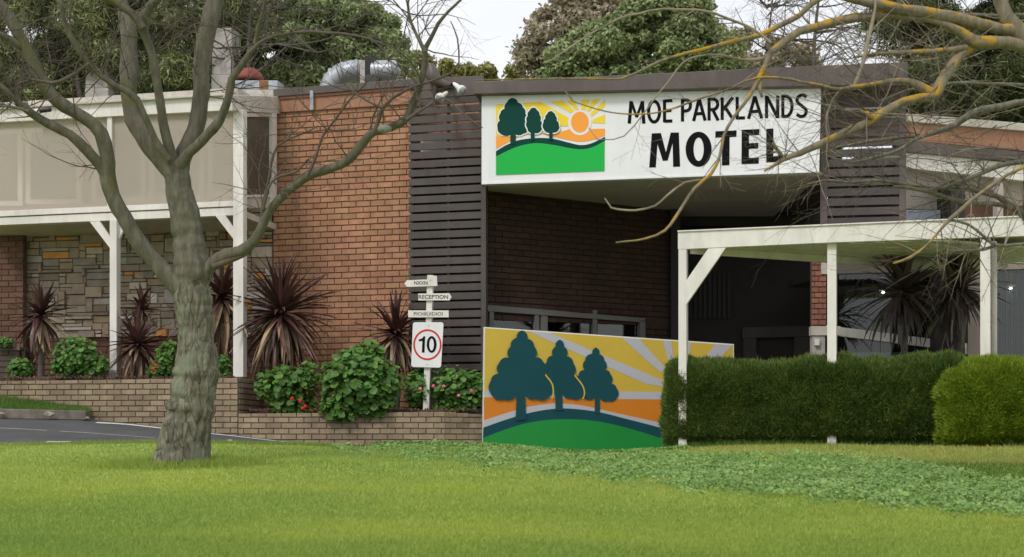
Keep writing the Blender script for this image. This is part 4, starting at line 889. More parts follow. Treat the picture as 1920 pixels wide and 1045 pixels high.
# ------------------------------------------------------------------ trees: limbs
def path(pts, Y0, Y1, step=.08):
    n = len(pts); L_ = [0]
    for i in range(1, n): L_.append(L_[-1] + math.hypot(pts[i][0] - pts[i - 1][0], pts[i][1] - pts[i - 1][1]))
    out = []
    for i, (x, y, r) in enumerate(pts):
        Y = lerp(Y0, Y1, L_[i] / L_[-1]); p = P(x, y, Y); out.append([p.x, p.y, p.z, r * Y / F])
    a = spline(out, step); sd = pts[0][0] * .37
    for i in range(1, len(a) - 1):
        q = Vector((a[i][0] * 5 + sd, a[i][2] * 5, sd)); amp = min(.010, .004 + a[i][3] * .10) * min(1, i / 4)
        a[i][0] += amp * mnoise.noise(q) + amp * .5 * mnoise.noise(q * 3); a[i][2] += amp * mnoise.noise(q + Vector((9, 3, 1))) + amp * .5 * mnoise.noise(q * 3.1); a[i][3] *= 1 + .10 * mnoise.noise(q * 2.3)
    return a
def twigs(tb, start, d, length, r, rng, depth, sides=4, curl=.35, up=.1, kids=3):
    n = max(4, int(length / .09)); p = np.array(start, float); d = np.array(d, float); d /= np.linalg.norm(d); pts = [[*p, r]]
    for i in range(n):
        d = d + np.array([rng.gauss(0, curl * .35), rng.gauss(0, curl * .3), rng.gauss(0, curl * .35) + up * .12]); d /= np.linalg.norm(d)
        p = p + d * length / n; pts.append([*p, r * (1 - .75 * (i + 1) / n)])
    a = np.array(pts); tb.add(a, sides)
    if depth > 0:
        for _ in range(kids):
            k = rng.randrange(1, n); dd = a[min(k + 1, n)][:3] - a[k][:3]; dd /= np.linalg.norm(dd)
            side = np.array([rng.gauss(0, 1), rng.gauss(0, .7), rng.gauss(0, 1)]); side -= dd * (side @ dd); side /= np.linalg.norm(side) + 1e-6
            twigs(tb, a[k][:3], dd * .75 + side * .75, length * rng.uniform(.35, .65), a[k][3] * .65, rng, depth - 1, sides, curl, up, kids)
YT = 13.53
TREE = root('bare_tree', P(342, 872, YT), 'bare forked tree with pale flaking bark on the lawn in front of the verandah', 'tree')
trunk = [(332, 915, 66), (334, 890, 56), (341, 855, 49), (349, 810, 45), (356, 770, 43), (363, 730, 42), (368, 680, 39), (368, 625, 33), (363, 580, 34), (360, 540, 35), (360, 500, 33), (355, 460, 29), (346, 410, 27), (337, 360, 25), (331, 325, 24), (325, 300, 18)]
tb = Tubes(); pth = path(trunk, YT, YT - .05, .016); tb.add(pth, 120, .055, 3)
V = tb.v[0]  # flaked plates: raised ridges
tk = tb.build('trunk', M['bark'], TREE)
cl = Vector((0, 0, 0))
for v in tk.data.vertices:
    co = v.co + Vector(org(TREE)); hgt = co.z - (ZE - .2)
    wq = mnoise.noise(co * 3.1) * .9
    q = Vector((co.x * 12 - co.z * 3.6 + wq, co.y * 11 + wq, co.z * 2.1 + wq)); c = mnoise.voronoi(q)[0]; rid = min(c[1] - c[0], .30)
    am = .012 * max(.08, min(1, 1.5 - hgt / 1.1))
    v.co += v.normal * (am * (rid * 3.0 - .5 + .8 * mnoise.noise(q * .8)) + .005 * mnoise.noise(co * 26) + .006 * mnoise.noise(co * 5))
tk.data.materials.append(M['limb'])
for pf_ in tk.data.polygons:
    co = pf_.center + org(TREE)
    if co.z > P(0, 540, YT).z + .45 * mnoise.noise(co * 3.2) + .32 * mnoise.noise(co * 11) + .15 * mnoise.noise(co * 30): pf_.material_index = 1
limbs = [
 ([(335, 330, 24), (305, 300, 20), (275, 265, 18.5), (251, 225, 17), (242, 177, 17), (242, 120, 18), (241, 64, 17), (233, 24, 13), (222, -30, 11)], 13.5, 13.9),
 ([(327, 320, 14), (317, 277, 11), (306, 229, 9.5), (298, 173, 9), (289, 121, 9), (277, 76, 9), (265, 44, 10), (281, 12, 9), (310, -20, 9)], 13.45, 12.9),
 ([(268, 52, 8), (247, 25, 8), (225, 10, 7), (190, -8, 6)], 12.98, 12.8),
 ([(333, 325, 22), (347, 285, 17), (368, 235, 17), (377, 177, 17), (377, 121, 17), (389, 60, 18), (404, 0, 18), (412, -30, 17)], 13.5, 13.7),
 ([(332, 318, 14), (345, 296, 10), (378, 265, 10), (410, 229, 9), (429, 181, 8), (434, 149, 8), (446, 131, 7), (466, 104, 6), (479, 80, 5), (483, 56, 4.5), (494, 20, 3.6), (499, -12, 3)], 13.42, 12.8),
 ([(470, 98, 5), (484, 83, 4.5), (498, 74, 4), (520, 66, 3.6), (550, 62, 3.4), (581, 60, 3.1), (629, 62, 2.7), (677, 69, 2.2), (709, 78, 1.6), (745, 92, 1)], 12.9, 12.4),
 ([(368, 560, 30), (328, 530, 22), (292, 493, 17), (261, 455, 16.5), (238, 418, 16), (217, 380, 16), (207, 352, 16), (200, 318, 16), (200, 289, 15), (189, 252, 14), (160, 222, 13), (122, 200, 13.5), (92, 173, 13), (68, 129, 13), (44, 80, 12), (20, 36, 11), (-4, 2, 10), (-35, -40, 9)], 13.5, 12.9),
 ([(200, 330, 12), (189, 312, 10.5), (162, 281, 11), (130, 253, 9.5), (92, 233, 9), (52, 208, 8), (24, 182, 6), (0, 161, 5), (-25, 146, 4)], 13.25, 12.7),
 ([(55, 209, 4), (40, 204, 3.2), (18, 200, 2.6), (-12, 199, 2)], 12.8, 12.75),
 ([(40, 88, 8), (20, 74, 7), (-2, 64, 7), (-35, 46, 7)], 13.0, 12.8),
 ([(316, 300, 8), (290, 260, 7), (273, 222, 6.5), (257, 186, 7), (238, 171, 6.5), (214, 160, 6), (192, 144, 6), (169, 120, 6), (149, 96, 6), (133, 70, 6), (121, 45, 5), (113, -8, 4)], 13.3, 12.7),
 ([(167, 119, 3.6), (150, 131, 3.6), (125, 147, 4), (96, 156, 3.4), (60, 150, 2.4), (30, 158, 1.6)], 12.85, 12.7),
 ([(372, 520, 20), (396, 497, 13), (423, 478, 12.5), (452, 470, 11), (478, 450, 10), (494, 420, 9), (511, 388, 9), (545, 354, 9), (581, 328, 10), (621, 317, 9), (655, 299, 9), (681, 269, 9), (702, 247, 8), (733, 239, 8), (757, 228, 7.5), (772, 201, 8), (787, 160, 7), (797, 121, 6.5), (797, 92, 5.5), (810, 70, 4), (822, 44, 3.5), (842, 20, 3), (868, -4, 2.4)], 13.5, 12.2),
 ([(797, 97, 5), (783, 70, 3.4), (771, 42, 3), (765, 8, 2.5), (768, -15, 2)], 12.3, 12.2),
 ([(700, 250, 5), (711, 222, 4.3), (717, 202, 4), (737, 183, 3.2), (762, 169, 3), (806, 153, 2.7), (846, 137, 2.2), (861, 117, 1.8), (857, 72, 1.5), (845, 40, 1)], 12.6, 12.3),
 ([(576, 332, 4), (593, 293, 3), (605, 257, 2.6), (633, 217, 2.3), (653, 190, 2.2), (677, 166, 1.8), (700, 140, 1.3)], 12.9, 12.6),
 ([(400, 500, 7), (431, 488, 6), (467, 470, 5.5), (484, 437, 5), (493, 406, 4.4), (493, 385, 4), (502, 350, 3.2), (508, 310, 2.8), (520, 274, 2.5), (541, 261, 2.1), (581, 245, 1.6), (596, 236, 1)], 13.4, 13.0),
 ([(494, 392, 3), (510, 340, 2.6), (555, 322, 2.2), (575, 300, 1.8), (590, 292, 1)], 13.1, 12.9),
 ([(717, 203, 2.6), (690, 190, 2), (660, 170, 1.8), (638, 148, 1.4), (630, 125, 1)], 12.5, 12.5),
 ([(762, 225, 4), (800, 200, 2.4), (832, 183, 1.9), (858, 205, 1.6), (892, 232, 1.4), (905, 240, 1)], 12.4, 12.3),
]
rng = random.Random(7); tw = Tubes()
for pts, a, b in limbs:
    pts = [(x, y, r * .93) for x, y, r in pts]
    pa = path(pts, a, b, .07); t = Tubes(); big = pts[0][2] > 7
    t.add(pa, 20 if big else 8, .09 if big else .05, rng.random() * 10); t.build('limb', M['limb'] if pts[-1][2] > 1.7 or big else M['twig'], TREE)
    nn = len(pa); dens = 12 if pts[0][2] > 12 else 9
    for _ in range(dens):
        k = rng.randrange(int(nn * (.45 if big else .25)), nn - 1)
        if pa[k][0] / pa[k][1] * F + 960 > 815 and rng.random() < .75: continue
        if pa[k][2] < ZE + 2.0: continue
        dd = pa[k + 1][:3] - pa[k][:3]; dd /= np.linalg.norm(dd); s = np.array([rng.gauss(0, 1), rng.gauss(0, .5), rng.gauss(.2, .9)])
        twigs(tw, pa[k][:3], dd * .5 + s, rng.uniform(.35, 1.0), min(.008, pa[k][3] * .6), rng, 2, 3, .4, .15, 3)
tag(tw.build('twigs', M['twig'], TREE), kind='stuff')
# pruned stub patch on the right limb
uv('pruning_scar', P(721, 242, 12.33), (.062, .036, .036), mat('grey_wound', (.25, .26, .21), .9, (.16, .165, .13), 20, .6, 60), TREE)

# right-hand tree (trunk stands outside the frame)
RT = root('lichen_tree', Vector((5.6, 11.2, float(lawn_z(np.array(5.6), np.array(11.2))))), 'bare tree with orange lichen reaching in from the right over the sign', 'tree')
tb = Tubes(); b_ = Vector((5.6, 11.2, float(lawn_z(np.array(5.6), np.array(11.2))) - .1)); tp = P(2010, 230, 11.1)
tb.add(spline([[b_.x, b_.y, b_.z, .26], [b_.x - .1, 11.2, b_.z + 1, .2], [tp.x + .3, 11.1, tp.z - .6, .16], [tp.x, 11.1, tp.z, .13], [P(1955, 120, 11).x, 11, P(1955, 120, 11).z, .09], [P(1913, 62, 11).x, 11, P(1913, 62, 11).z, .068], [P(1888, 34, 11).x, 11, P(1888, 34, 11).z, .055], [P(1872, -8, 11).x, 11, P(1872, -8, 11).z, .05], [P(1850, -60, 11).x, 11, P(1850, -60, 11).z, .04]], .08), 24, .06, 1)
tb.build('trunk', M['lichen'], RT)
RL = [
 ([(1900, 56, 14), (1879, 56, 10), (1821, 42, 11.5), (1776, 31, 11.5), (1730, 23, 11.5), (1684, 16, 10), (1638, 7, 9), (1603, 1, 7), (1570, -8, 6)], 11, 10.6, 'lichen'),
 ([(1960, 110, 15), (1909, 84, 11.5), (1856, 80, 12), (1826, 79, 12), (1800, 60, 9), (1776, 48, 6.5), (1730, 35, 5.5), (1661, 30, 7.5), (1603, 34, 8), (1546, 48, 8), (1500, 60, 7.5), (1467, 83, 7), (1444, 101, 6), (1435, 124, 5), (1424, 147, 4.5), (1403, 184, 3.5), (1376, 220, 3), (1357, 257, 3), (1350, 294, 3), (1334, 326, 3), (1302, 354, 3), (1275, 395, 2.8), (1247, 432, 2.5), (1210, 448, 2), (1155, 455, 1.4)], 11, 10.2, 'lichen'),
 ([(1447, 98, 4.5), (1431, 110, 3.6), (1385, 112, 2.6), (1348, 103, 2.3), (1307, 106, 2), (1279, 119, 1.7), (1252, 156, 1.5), (1233, 177, 1.4), (1215, 202, 1.3), (1190, 235, 1.2), (1170, 255, 1.1), (1150, 262, 1), (1120, 262, .9), (1104, 240, .8)], 10.6, 10.3, 'paletwig'),
 ([(1434, 128, 4.5), (1426, 148, 5), (1424, 165, 4.5), (1429, 182, 2.5)], 10.6, 10.5, 'lichen'),
 ([(1334, 326, 2.8), (1318, 338, 2.6), (1284, 342, 2.4), (1252, 367, 2.2), (1229, 386, 2), (1192, 395, 1.9), (1146, 390, 1.7), (1134, 372, 1)], 10.4, 10.2, 'paletwig'),
 ([(1600, -30, 8), (1532, 0, 6), (1500, 28, 5.2), (1458, 50, 5), (1422, 67, 4.6), (1376, 78, 4), (1320, 92, 3.6), (1284, 101, 3), (1238, 115, 2.6), (1192, 138, 2.3), (1165, 148, 2), (1100, 148, 1.8), (1000, 148, 1.6), (890, 151, 1.2)], 10.7, 10.2, 'lichen'),
 ([(1445, 80, 3), (1412, 55, 2.4), (1357, 32, 2.5), (1316, 20, 2.1), (1238, 18, 1.9), (1200, 25, 1.8), (1160, 35, 1.8), (1097, 70, 1.6), (1026, 117, 1.2)], 10.5, 10.1, 'paletwig'),
 ([(1826, 84, 11), (1806, 97, 10), (1785, 124, 10), (1764, 156, 10.5), (1752, 182, 12), (1740, 178, 12)], 10.95, 10.8, 'lichen'),
 ([(1745, 176, 12), (1718, 158, 8), (1702, 152, 6), (1672, 152, 4.8), (1638, 157, 4.2), (1601, 163, 4), (1573, 169, 3.6), (1541, 161, 2.7), (1500, 154, 2.6), (1486, 149, 2.5), (1435, 145, 2.3), (1400, 152, 1.9), (1360, 170, 1.8), (1300, 190, 1.6), (1230, 212, 1.5), (1150, 212, 1.3), (1075, 190, 1.1), (1060, 172, .8)], 10.8, 10.2, 'lichen'),
 ([(1576, 169, 3), (1562, 186, 2.6), (1552, 211, 2.3), (1549, 239, 2), (1556, 270, 1.5)], 10.7, 10.6, 'paletwig'),
 ([(1601, 164, 4), (1608, 145, 3.6), (1615, 129, 3.6), (1626, 85, 4), (1635, 46, 3.5), (1641, 15, 2.5), (1642, -15, 2)], 10.7, 10.6, 'paletwig'),
 ([(1748, 182, 11), (1720, 185, 8), (1695, 191, 8), (1672, 202, 8), (1647, 216, 8), (1629, 228, 8), (1596, 245, 7.5), (1564, 259, 7), (1530, 274, 7), (1500, 289, 6), (1488, 292, 5.5), (1467, 300, 4.5), (1433, 321, 1.8)], 10.8, 10.4, 'lichen'),
 ([(1470, 298, 4), (1460, 284, 3.6), (1449, 269, 3)], 10.45, 10.4, 'lichen'),
 ([(1638, 222, 6), (1626, 212, 4), (1615, 209, 2.5)], 10.6, 10.6, 'lichen'),
 ([(1812, 90, 7), (1753, 96, 5), (1695, 99, 4.2), (1649, 101, 3.2), (1600, 108, 2)], 10.9, 10.7, 'lichen'),
 ([(2000, 185, 8), (1920, 191, 6), (1879, 200, 6.5), (1833, 209, 7), (1808, 222, 7), (1776, 241, 5.5), (1734, 255, 4.3), (1707, 267, 3.6), (1684, 282, 3.2), (1638, 296, 3), (1600, 304, 2), (1560, 296, 1.4)], 12, 11.6, 'greylimb'),
 ([(1734, 254, 3.6), (1684, 259, 3.2), (1638, 264, 3.3), (1603, 270, 3), (1569, 276, 2)], 11.8, 11.6, 'greylimb'),
 ([(2000, 290, 5), (1920, 303, 4.4), (1890, 307, 4.4), (1863, 316, 4.5), (1833, 328, 4.2), (1798, 342, 3.8), (1769, 352, 3), (1740, 356, 2)], 12, 11.6, 'greylimb'),
 ([(1990, 470, 11), (1920, 404, 7.5), (1890, 383, 6), (1867, 367, 4.6), (1844, 360, 4), (1805, 353, 3), (1769, 351, 2.5), (1735, 352, 1.5)], 12, 11.7, 'greylimb'),
 ([(1920, 398, 6), (1877, 385, 5), (1821, 382, 4.6), (1776, 371, 4), (1748, 362, 3.6), (1707, 353, 4), (1675, 350, 2.8)], 11.9, 11.6, 'greylimb'),
 ([(1776, 354, 3), (1750, 352, 3), (1720, 348, 3.4), (1688, 344, 3.2), (1638, 339, 3), (1592, 343, 2.5), (1546, 338, 2), (1500, 350, 1.3)], 11.7, 11.5, 'greylimb'),
 ([(1960, 296, 3), (1920, 314, 3), (1890, 328, 3.2), (1865, 344, 4), (1843, 360, 3.4), (1821, 376, 3.5), (1798, 397, 3.5), (1779, 413, 3.8), (1764, 430, 2.3), (1735, 463, 2.2), (1707, 483, 3), (1675, 494, 1.8)], 11, 10.8, 'lichen'),
 ([(1780, 412, 3), (1816, 421, 2.6), (1844, 443, 3), (1867, 460, 3.6), (1902, 459, 3), (1960, 452, 3)], 10.9, 11, 'greylimb'),
 ([(1867, 461, 3), (1844, 468, 3), (1798, 471, 1.8), (1780, 469, 1)], 11, 10.9, 'greylimb'),
 ([(1920, 160, 3.5), (1870, 158, 3.5), (1800, 156, 3.5), (1760, 160, 3), (1700, 170, 2.5), (1650, 190, 2)], 11.6, 11.3, 'greylimb'),
 ([(1960, 25, 3), (1880, 29, 3), (1780, 26, 3), (1700, 30, 2.4)], 11.8, 11.5, 'greylimb'),
]
tg, tp_ = Tubes(), Tubes()
for pts, a, b, mm in RL:
    pa = path(pts, a, b, .06); t = Tubes(); big = pts[0][2] > 6
    t.add(pa, 20 if big else 10, .12 if big else .08, rng.random() * 10); t.build('limb', M[mm], RT); nn = len(pa)
    for _ in range(10 if pts[0][0] > 1440 else 3):
        k = rng.randrange(int(nn * .15), nn - 1); px_ = 960 + pa[k][0] / pa[k][1] * F
        if px_ < 1300 and rng.random() < .85: continue
        dd = pa[k + 1][:3] - pa[k][:3]; dd /= np.linalg.norm(dd); s = np.array([rng.gauss(-.1, .9), rng.gauss(0, .5), rng.gauss(0, .9)])
        twigs(tg if rng.random() < .55 else tp_, pa[k][:3], dd * .7 + s, rng.uniform(.3, .9 if px_ > 1480 else .4), min(.0055, pa[k][3] * .55), rng, 2, 3, .32, 0, 2)
# long fine twigs weaving through the right corner
for _ in range(80):
    px_ = rng.uniform(1560, 1960); py_ = rng.uniform(40, 400); st = P(px_, py_, rng.uniform(11.2, 12.6)); an = rng.uniform(-.9, .9) + (math.pi if rng.random() < .75 else 0)
    twigs(tg if rng.random() < .5 else tp_, st, (math.cos(an), rng.gauss(0, .2), math.sin(an) * .8), rng.uniform(.5, 1.3), rng.uniform(.003, .006), rng, 2, 3, .22, 0, 2)
tag(tg.build('dark_twigs', M['twig'], RT), kind='stuff'); tag(tp_.build('pale_twigs', M['paletwig'], RT), kind='stuff')

# ------------------------------------------------------------------ foliage
def leaves(name, centers, radii, n, size, m, parent, rg, asp=.5, upb=.3, shell=.75, kind=True, sizevar=.4, droop=0):
    """n leaf quads in clumps (centers k x 3, radii k x 3)"""
    c = np.array(centers, float); r = np.array(radii, float); k = rg.integers(0, len(c), n)
    d = rg.normal(size=(n, 3)); d /= np.linalg.norm(d, axis=1)[:, None]; rad = (shell + (1 - shell) * rg.random(n)) * rg.random(n) ** .15
    p = c[k] + d * r[k] * rad[:, None]
    nrm = d * .7 + rg.normal(size=(n, 3)) * .55 + np.array([0, 0, upb]); nrm /= np.linalg.norm(nrm, axis=1)[:, None]
    t = rg.normal(size=(n, 3)) + d * .8 + np.array([0, 0, -droop]); t -= nrm * (t * nrm).sum(1)[:, None]; t /= np.linalg.norm(t, axis=1)[:, None]; b = np.cross(nrm, t)
    s = (size * (1 - sizevar / 2 + sizevar * rg.random(n)))[:, None]
    V = np.stack([p - t * s, p - b * s * asp + nrm * s * .12, p + t * s, p + b * s * asp + nrm * s * .12], 1).reshape(-1, 3)
    o = npmesh(name, V, np.arange(4 * n).reshape(n, 4), m, parent); return o
def blob(cx, cy, rx, ry, Y, k, rg, size=.3, depth=1.0, surf=.55, holes=None):
    """k clumps filling an ellipse seen at px (cx, cy) with radii rx, ry"""
    C, R = [], []; s = Y / F
    while len(C) < k:
        a, b = rg.uniform(-1, 1), rg.uniform(-1, 1); q = a * a + b * b
        if q > 1 or q < rg.random() * surf: continue
        z = math.sqrt(max(0, 1 - q)); p = P(cx + a * rx, cy - b * ry, Y); C.append((p.x, p.y - z * depth * rg.uniform(.2, 1), p.z)); e = size * rg.uniform(.55, 1.25); R.append((e, e, e * .75))
    return C, R
def leaftree(name, label, blobs, Y, base_px, m, nleaf, size, seed, asp=.5, clump=.35, branchn=10, droop=0, depth=1.4, bark='farbark', group='trees behind the motel', nper=None, shell=.6):
    rg = np.random.default_rng(seed); rn_ = random.Random(seed); b = P(base_px, HY + 20, Y); rt = root(name, (b.x, b.y, ZE - .5), label, 'tree', group)
    C, R = [], []
    for cx, cy, rx, ry, k in blobs: c, r = blob(cx, cy, rx, ry, Y, k, rg, clump, depth); C += c; R += r
    top = np.mean(C, axis=0); tb = Tubes()
    tb.add(spline([[b.x, b.y, ZE - .6, .22], [b.x + .1, b.y, lerp(ZE, top[2], .5), .17], [lerp(b.x, top[0], .8), b.y, top[2] - .35, .1], [top[0], b.y, top[2] + .12, .05]], .3), 10)
    tb.build('trunk', M[bark], rt); tb = Tubes(); zc_ = lerp(ZE, top[2], .6)
    for i in range(min(branchn, len(C))):
        q = C[rn_.randrange(len(C))]; tb.add(spline([[lerp(b.x, top[0], .5), b.y, zc_, .07], [(b.x + q[0]) / 2, b.y, (zc_ + q[2]) / 2 + .2, .05], [q[0], q[1] + .1, q[2], .02]], .3), 6)
    tb.build('branches', M[bark], rt)
    tag(leaves('crown', C, R, nleaf, size, M[m], rt, rg, asp, .3, shell, droop=droop), kind='stuff'); return rt
# order: far to near
leaftree('tree', 'brownish grey green tree left of the flagpole above the roof', [(1080, 90, 98, 78, 45), (1025, 120, 55, 50, 26), (1110, 40, 90, 55, 40), (1150, 20, 70, 45, 25)], 36, 1100, 'lf_brown', 26000, .075, 1, clump=.42, shell=.2)
leaftree('tree', 'dense green tree right of the flagpole behind the sign', [(1190, 120, 130, 75, 75), (1240, 85, 95, 85, 70), (1110, 140, 90, 45, 30), (1280, 50, 55, 45, 20), (1320, 120, 60, 55, 25)], 33, 1230, 'lf_far', 80000, .060, 2, clump=.42)
leaftree('tree', 'dull brown tree low behind the right end of the roof', [(1380, 115, 90, 45, 26), (1460, 125, 70, 30, 14)], 40, 1400, 'lf_brown', 9000, .085, 3, clump=.45, shell=.2)
leaftree('tree', 'yellow green treetop low over the roof between duct and sign', [(850, 148, 38, 14, 9), (930, 145, 48, 12, 9), (780, 138, 38, 22, 12), (890, 150, 40, 8, 6)], 38, 860, 'lf_yellow', 7500, .075, 4, clump=.27, shell=.2)
leaftree('tree', 'broad glossy green laurel behind the roof duct', [(560, 130, 130, 75, 75), (640, 80, 110, 70, 55), (500, 100, 90, 90, 50), (690, 130, 60, 65, 26), (730, 150, 45, 30, 14), (570, 170, 60, 35, 20), (600, 30, 80, 45, 20)], 27, 600, 'lf_laurel', 95000, .060, 5, clump=.34, asp=.38)
leaftree('tree', 'dark shaggy cypress filling the sky behind the left limbs', [(120, 90, 170, 130, 110), (280, 80, 130, 130, 80), (20, 80, 120, 140, 60), (370, 120, 80, 100, 40), (60, 200, 90, 50, 20), (400, 20, 90, 60, 26)], 25.5, 180, 'lf_dark', 105000, .066, 6, clump=.36, asp=.16, droop=.9, branchn=24, depth=1.6)
leaftree('tree', 'bright yellow green foliage glimpsed behind the dark cypress', [(150, 130, 90, 60, 20), (320, 150, 110, 50, 24), (440, 60, 60, 70, 20), (250, 60, 80, 70, 20)], 27.5, 300, 'lf_laurel', 26000, .08, 7, clump=.4, asp=.4)
leaftree('conifer', 'dark spreading conifer behind the lichen branches at the right', [(1800, 40, 170, 90, 90), (1880, 130, 130, 110, 80), (1700, 110, 90, 90, 40), (1960, 200, 90, 90, 40), (1780, 180, 110, 55, 40), (1760, 215, 60, 28, 16)], 26, 1900, 'lf_conif', 95000, .08, 8, clump=.4, asp=.14, droop=.2, branchn=24, depth=1.8)
# bare trees against the sky
def baretree(label, Y, bx, top, spread, n, seed, m='farbark', r0=.14, grp='bare trees behind the motel'):
    rn_ = random.Random(seed); b = P(bx, HY + 10, Y); rt = root('bare_tree', (b.x, b.y, ZE - .5), label, 'tree', grp)
    tb = Tubes(); tb.add(spline([[b.x, b.y, ZE - .5, r0], [b.x + .1, b.y, P(bx, 300, Y).z, r0 * .8], [b.x - .05, b.y, P(bx, top[0], Y).z, r0 * .5], [b.x + .1, b.y, P(bx, top[1], Y).z, r0 * .2]], .3), 10); tb.build('trunk', M[m], rt)
    tw_ = Tubes()
    for _ in range(n):
        py = rn_.uniform(top[1], top[0] + 40); st = P(bx, py, Y); an = rn_.uniform(-.25, .95) ; sg = rn_.choice((-1, 1))
        twigs(tw_, st, (sg * math.cos(an), rn_.gauss(0, .4), math.sin(an)), rn_.uniform(.4, 1) * spread, .022, rn_, 3, 3, .3, .1, 3)
    tag(tw_.build('twigs', M[m], rt), kind='stuff'); return rt
baretree('fine twigged bare tree against the sky right of the centre', 30, 1530, (120, -40), 2.0, 30, 51, r0=.09)
baretree('fine twigged bare tree beside the conifer, left of the pale branch', 28, 1440, (150, -10), 1.5, 16, 52, r0=.06)
baretree('dark twiggy tree behind the verandah, branches spreading over the duct', 24.6, 470, (110, -60), 2.3, 34, 53, r0=.07, grp='dark twiggy trees behind the verandah')
baretree('dark twiggy tree behind the far left limbs', 24.6, 150, (130, -60), 2.3, 26, 54, r0=.08, grp='dark twiggy trees behind the verandah')

# ------------------------------------------------------------------ geranium shrubs
def leafdisc():
    V = [(0, 0, 0)]; n = 10
    for i in range(n):
        a = 2 * math.pi * i / n + .3; r = 1 * (1 if i % 2 else .88) * (.55 if i == 7 else 1); V.append((math.cos(a) * r, math.sin(a) * r, .22 + .05 * (i % 3)))
    return V, [(0, 1 + i, 1 + (i + 1) % n) for i in range(n)]
LD = []
def get_disc(m):
    for k, me in LD:
        if k == m: return me
    V, Fq = leafdisc(); me = bpy.data.meshes.new('leaf'); me.from_pydata(V, [], Fq); me.materials.append(M[m]); me.polygons.foreach_set('use_smooth', [True] * len(me.polygons)); LD.append((m, me)); return me
def shrub(label, blobs, Y, basez, m, n_ind, n_rest, size, seed, flowers=(), fm='petalred', drop=.12):
    rn_ = random.Random(seed); cx = sum(b[0] for b in blobs) / len(blobs); b = P(cx, 700, Y + (.3 if drop > .2 else 0)); rt = root('geranium_bush', (b.x, b.y, basez), label, 'shrub', 'geranium bushes in the garden beds')
    tb = Tubes()
    for bx, by, rx, ry in blobs:
        for _ in range(5):
            q = P(bx + rn_.uniform(-.6, .6) * rx, by - rn_.uniform(-.3, .5) * ry, Y - .05); tb.add(spline([[b.x + rn_.uniform(-.1, .1), b.y, basez - .03, .012], [(b.x + q.x) / 2, b.y, (basez + q.z) / 2 - .03, .009], [q.x, q.y, q.z, .005]], .1), 5)
    tb.build('stems', M['farbark'], rt)
    V0, F0 = leafdisc(); V0 = np.array(V0); allV, allF = [], []; me = get_disc(m); s = Y / F; tot = n_ind + n_rest
    area = [bb[2] * bb[3] for bb in blobs]
    for i in range(tot):
        bb = rn_.choices(blobs, area)[0]
        while True:
            a, c, e = rn_.uniform(-1, 1), rn_.uniform(-1, 1), rn_.uniform(-1, .35); q = math.sqrt(a * a + c * c + e * e)
            if .01 < q <= 1: break
        rs = (.78 + .25 * rn_.random()) if i < n_ind else rn_.uniform(.3, .95); a, c, e = a / q * rs, c / q * rs, e / q * rs
        if i < n_ind and e > 0: e = -abs(e) * .6
        dpth = min(bb[2], bb[3]) * s * 1.0
        p = P(bb[0] + a * bb[2], bb[1] - c * bb[3], Y) + Vector((0, e * dpth, 0))
        if p.z < basez - drop: p.z = basez - drop * rn_.random()
        nrm = Vector((a * .6, e * .9 - .35, c * .5 + .75)) + Vector((rn_.gauss(0, .35), rn_.gauss(0, .35), rn_.gauss(0, .3))); nrm.normalize()
        sz = size * rn_.uniform(.65, 1.3); Q = nrm.to_track_quat('Z', 'X') @ __import__('mathutils').Quaternion((0, 0, 1), rn_.uniform(0, 6.28))
        if i < n_ind:
            o = bpy.data.objects.new('leaf', me); COL.objects.link(o); o.parent = rt; o.location = p - org(rt); o.rotation_mode = 'QUATERNION'; o.rotation_quaternion = Q; o.scale = (sz, sz, sz)
        else:
            R3 = np.array(Q.to_matrix()); allV.append(V0 * sz @ R3.T + np.array(p)); allF.append(np.array(F0) + 11 * (i - n_ind))
    if allV: tag(npmesh('foliage', np.vstack(allV), np.vstack(allF), M[m], rt, True), kind='stuff')
    for fx, fy in flowers:
        mb = MB(); p = P(fx, fy, Y - .06 - max(min(b2[2], b2[3]) for b2 in blobs) * s * 1.0)
        for _ in range(14):
            d = Vector((rn_.gauss(0, 1), rn_.gauss(-.4, .8), rn_.gauss(.2, .8))).normalized(); u_ = d.orthogonal().normalized(); v_ = d.cross(u_); c_ = p + d * .018; h = .014
            A = [c_ + u_ * h, c_ + v_ * h, c_ - u_ * h, c_ - v_ * h]; mb.prism(A, [q_ + d * .003 for q_ in A])
        mb.build('flower', M[fm], rt)
zB = zL + .03
shrub('big deep green geranium bush spilling over the lower planter wall', [(670, 712, 76, 56), (640, 765, 42, 28), (690, 668, 34, 28), (722, 718, 34, 38), (700, 755, 45, 30)], 19.30, zB, 'lf_ger', 300, 1500, .050, 61, drop=.30)
shrub('light green geranium bush with red flowers beside the largest cordyline', [(540, 724, 54, 38), (548, 760, 46, 28), (503, 725, 26, 28), (578, 700, 22, 20)], 19.52, zB, 'lf_ger2', 230, 700, .046, 62, [(563, 752), (568, 766), (547, 748), (573, 762)])
shrub('pink flowering geranium bush around the foot of the speed sign', [(850, 722, 48, 36), (783, 728, 28, 38), (845, 762, 38, 16), (893, 722, 22, 28), (870, 745, 36, 26)], 19.72, zB, 'lf_ger', 280, 900, .038, 63, [(753, 744), (788, 729), (832, 725), (884, 733), (860, 742), (812, 724)], 'petalpink')
shrub('rounded dense geranium bush at the upper wall near the left post', [(145, 665, 45, 34), (125, 690, 34, 20), (170, 690, 26, 20)], 20.1, zU + .04, 'lf_ger', 180, 700, .034, 64)
shrub('small low geranium at the left edge of the upper bed', [(38, 690, 24, 18)], 20.3, zU + .03, 'lf_ger', 60, 200, .032, 65)
shrub('little light green sprig beside the left verandah post', [(193, 688, 11, 20)], 20.0, zU + .03, 'lf_ger2', 40, 60, .03, 66)
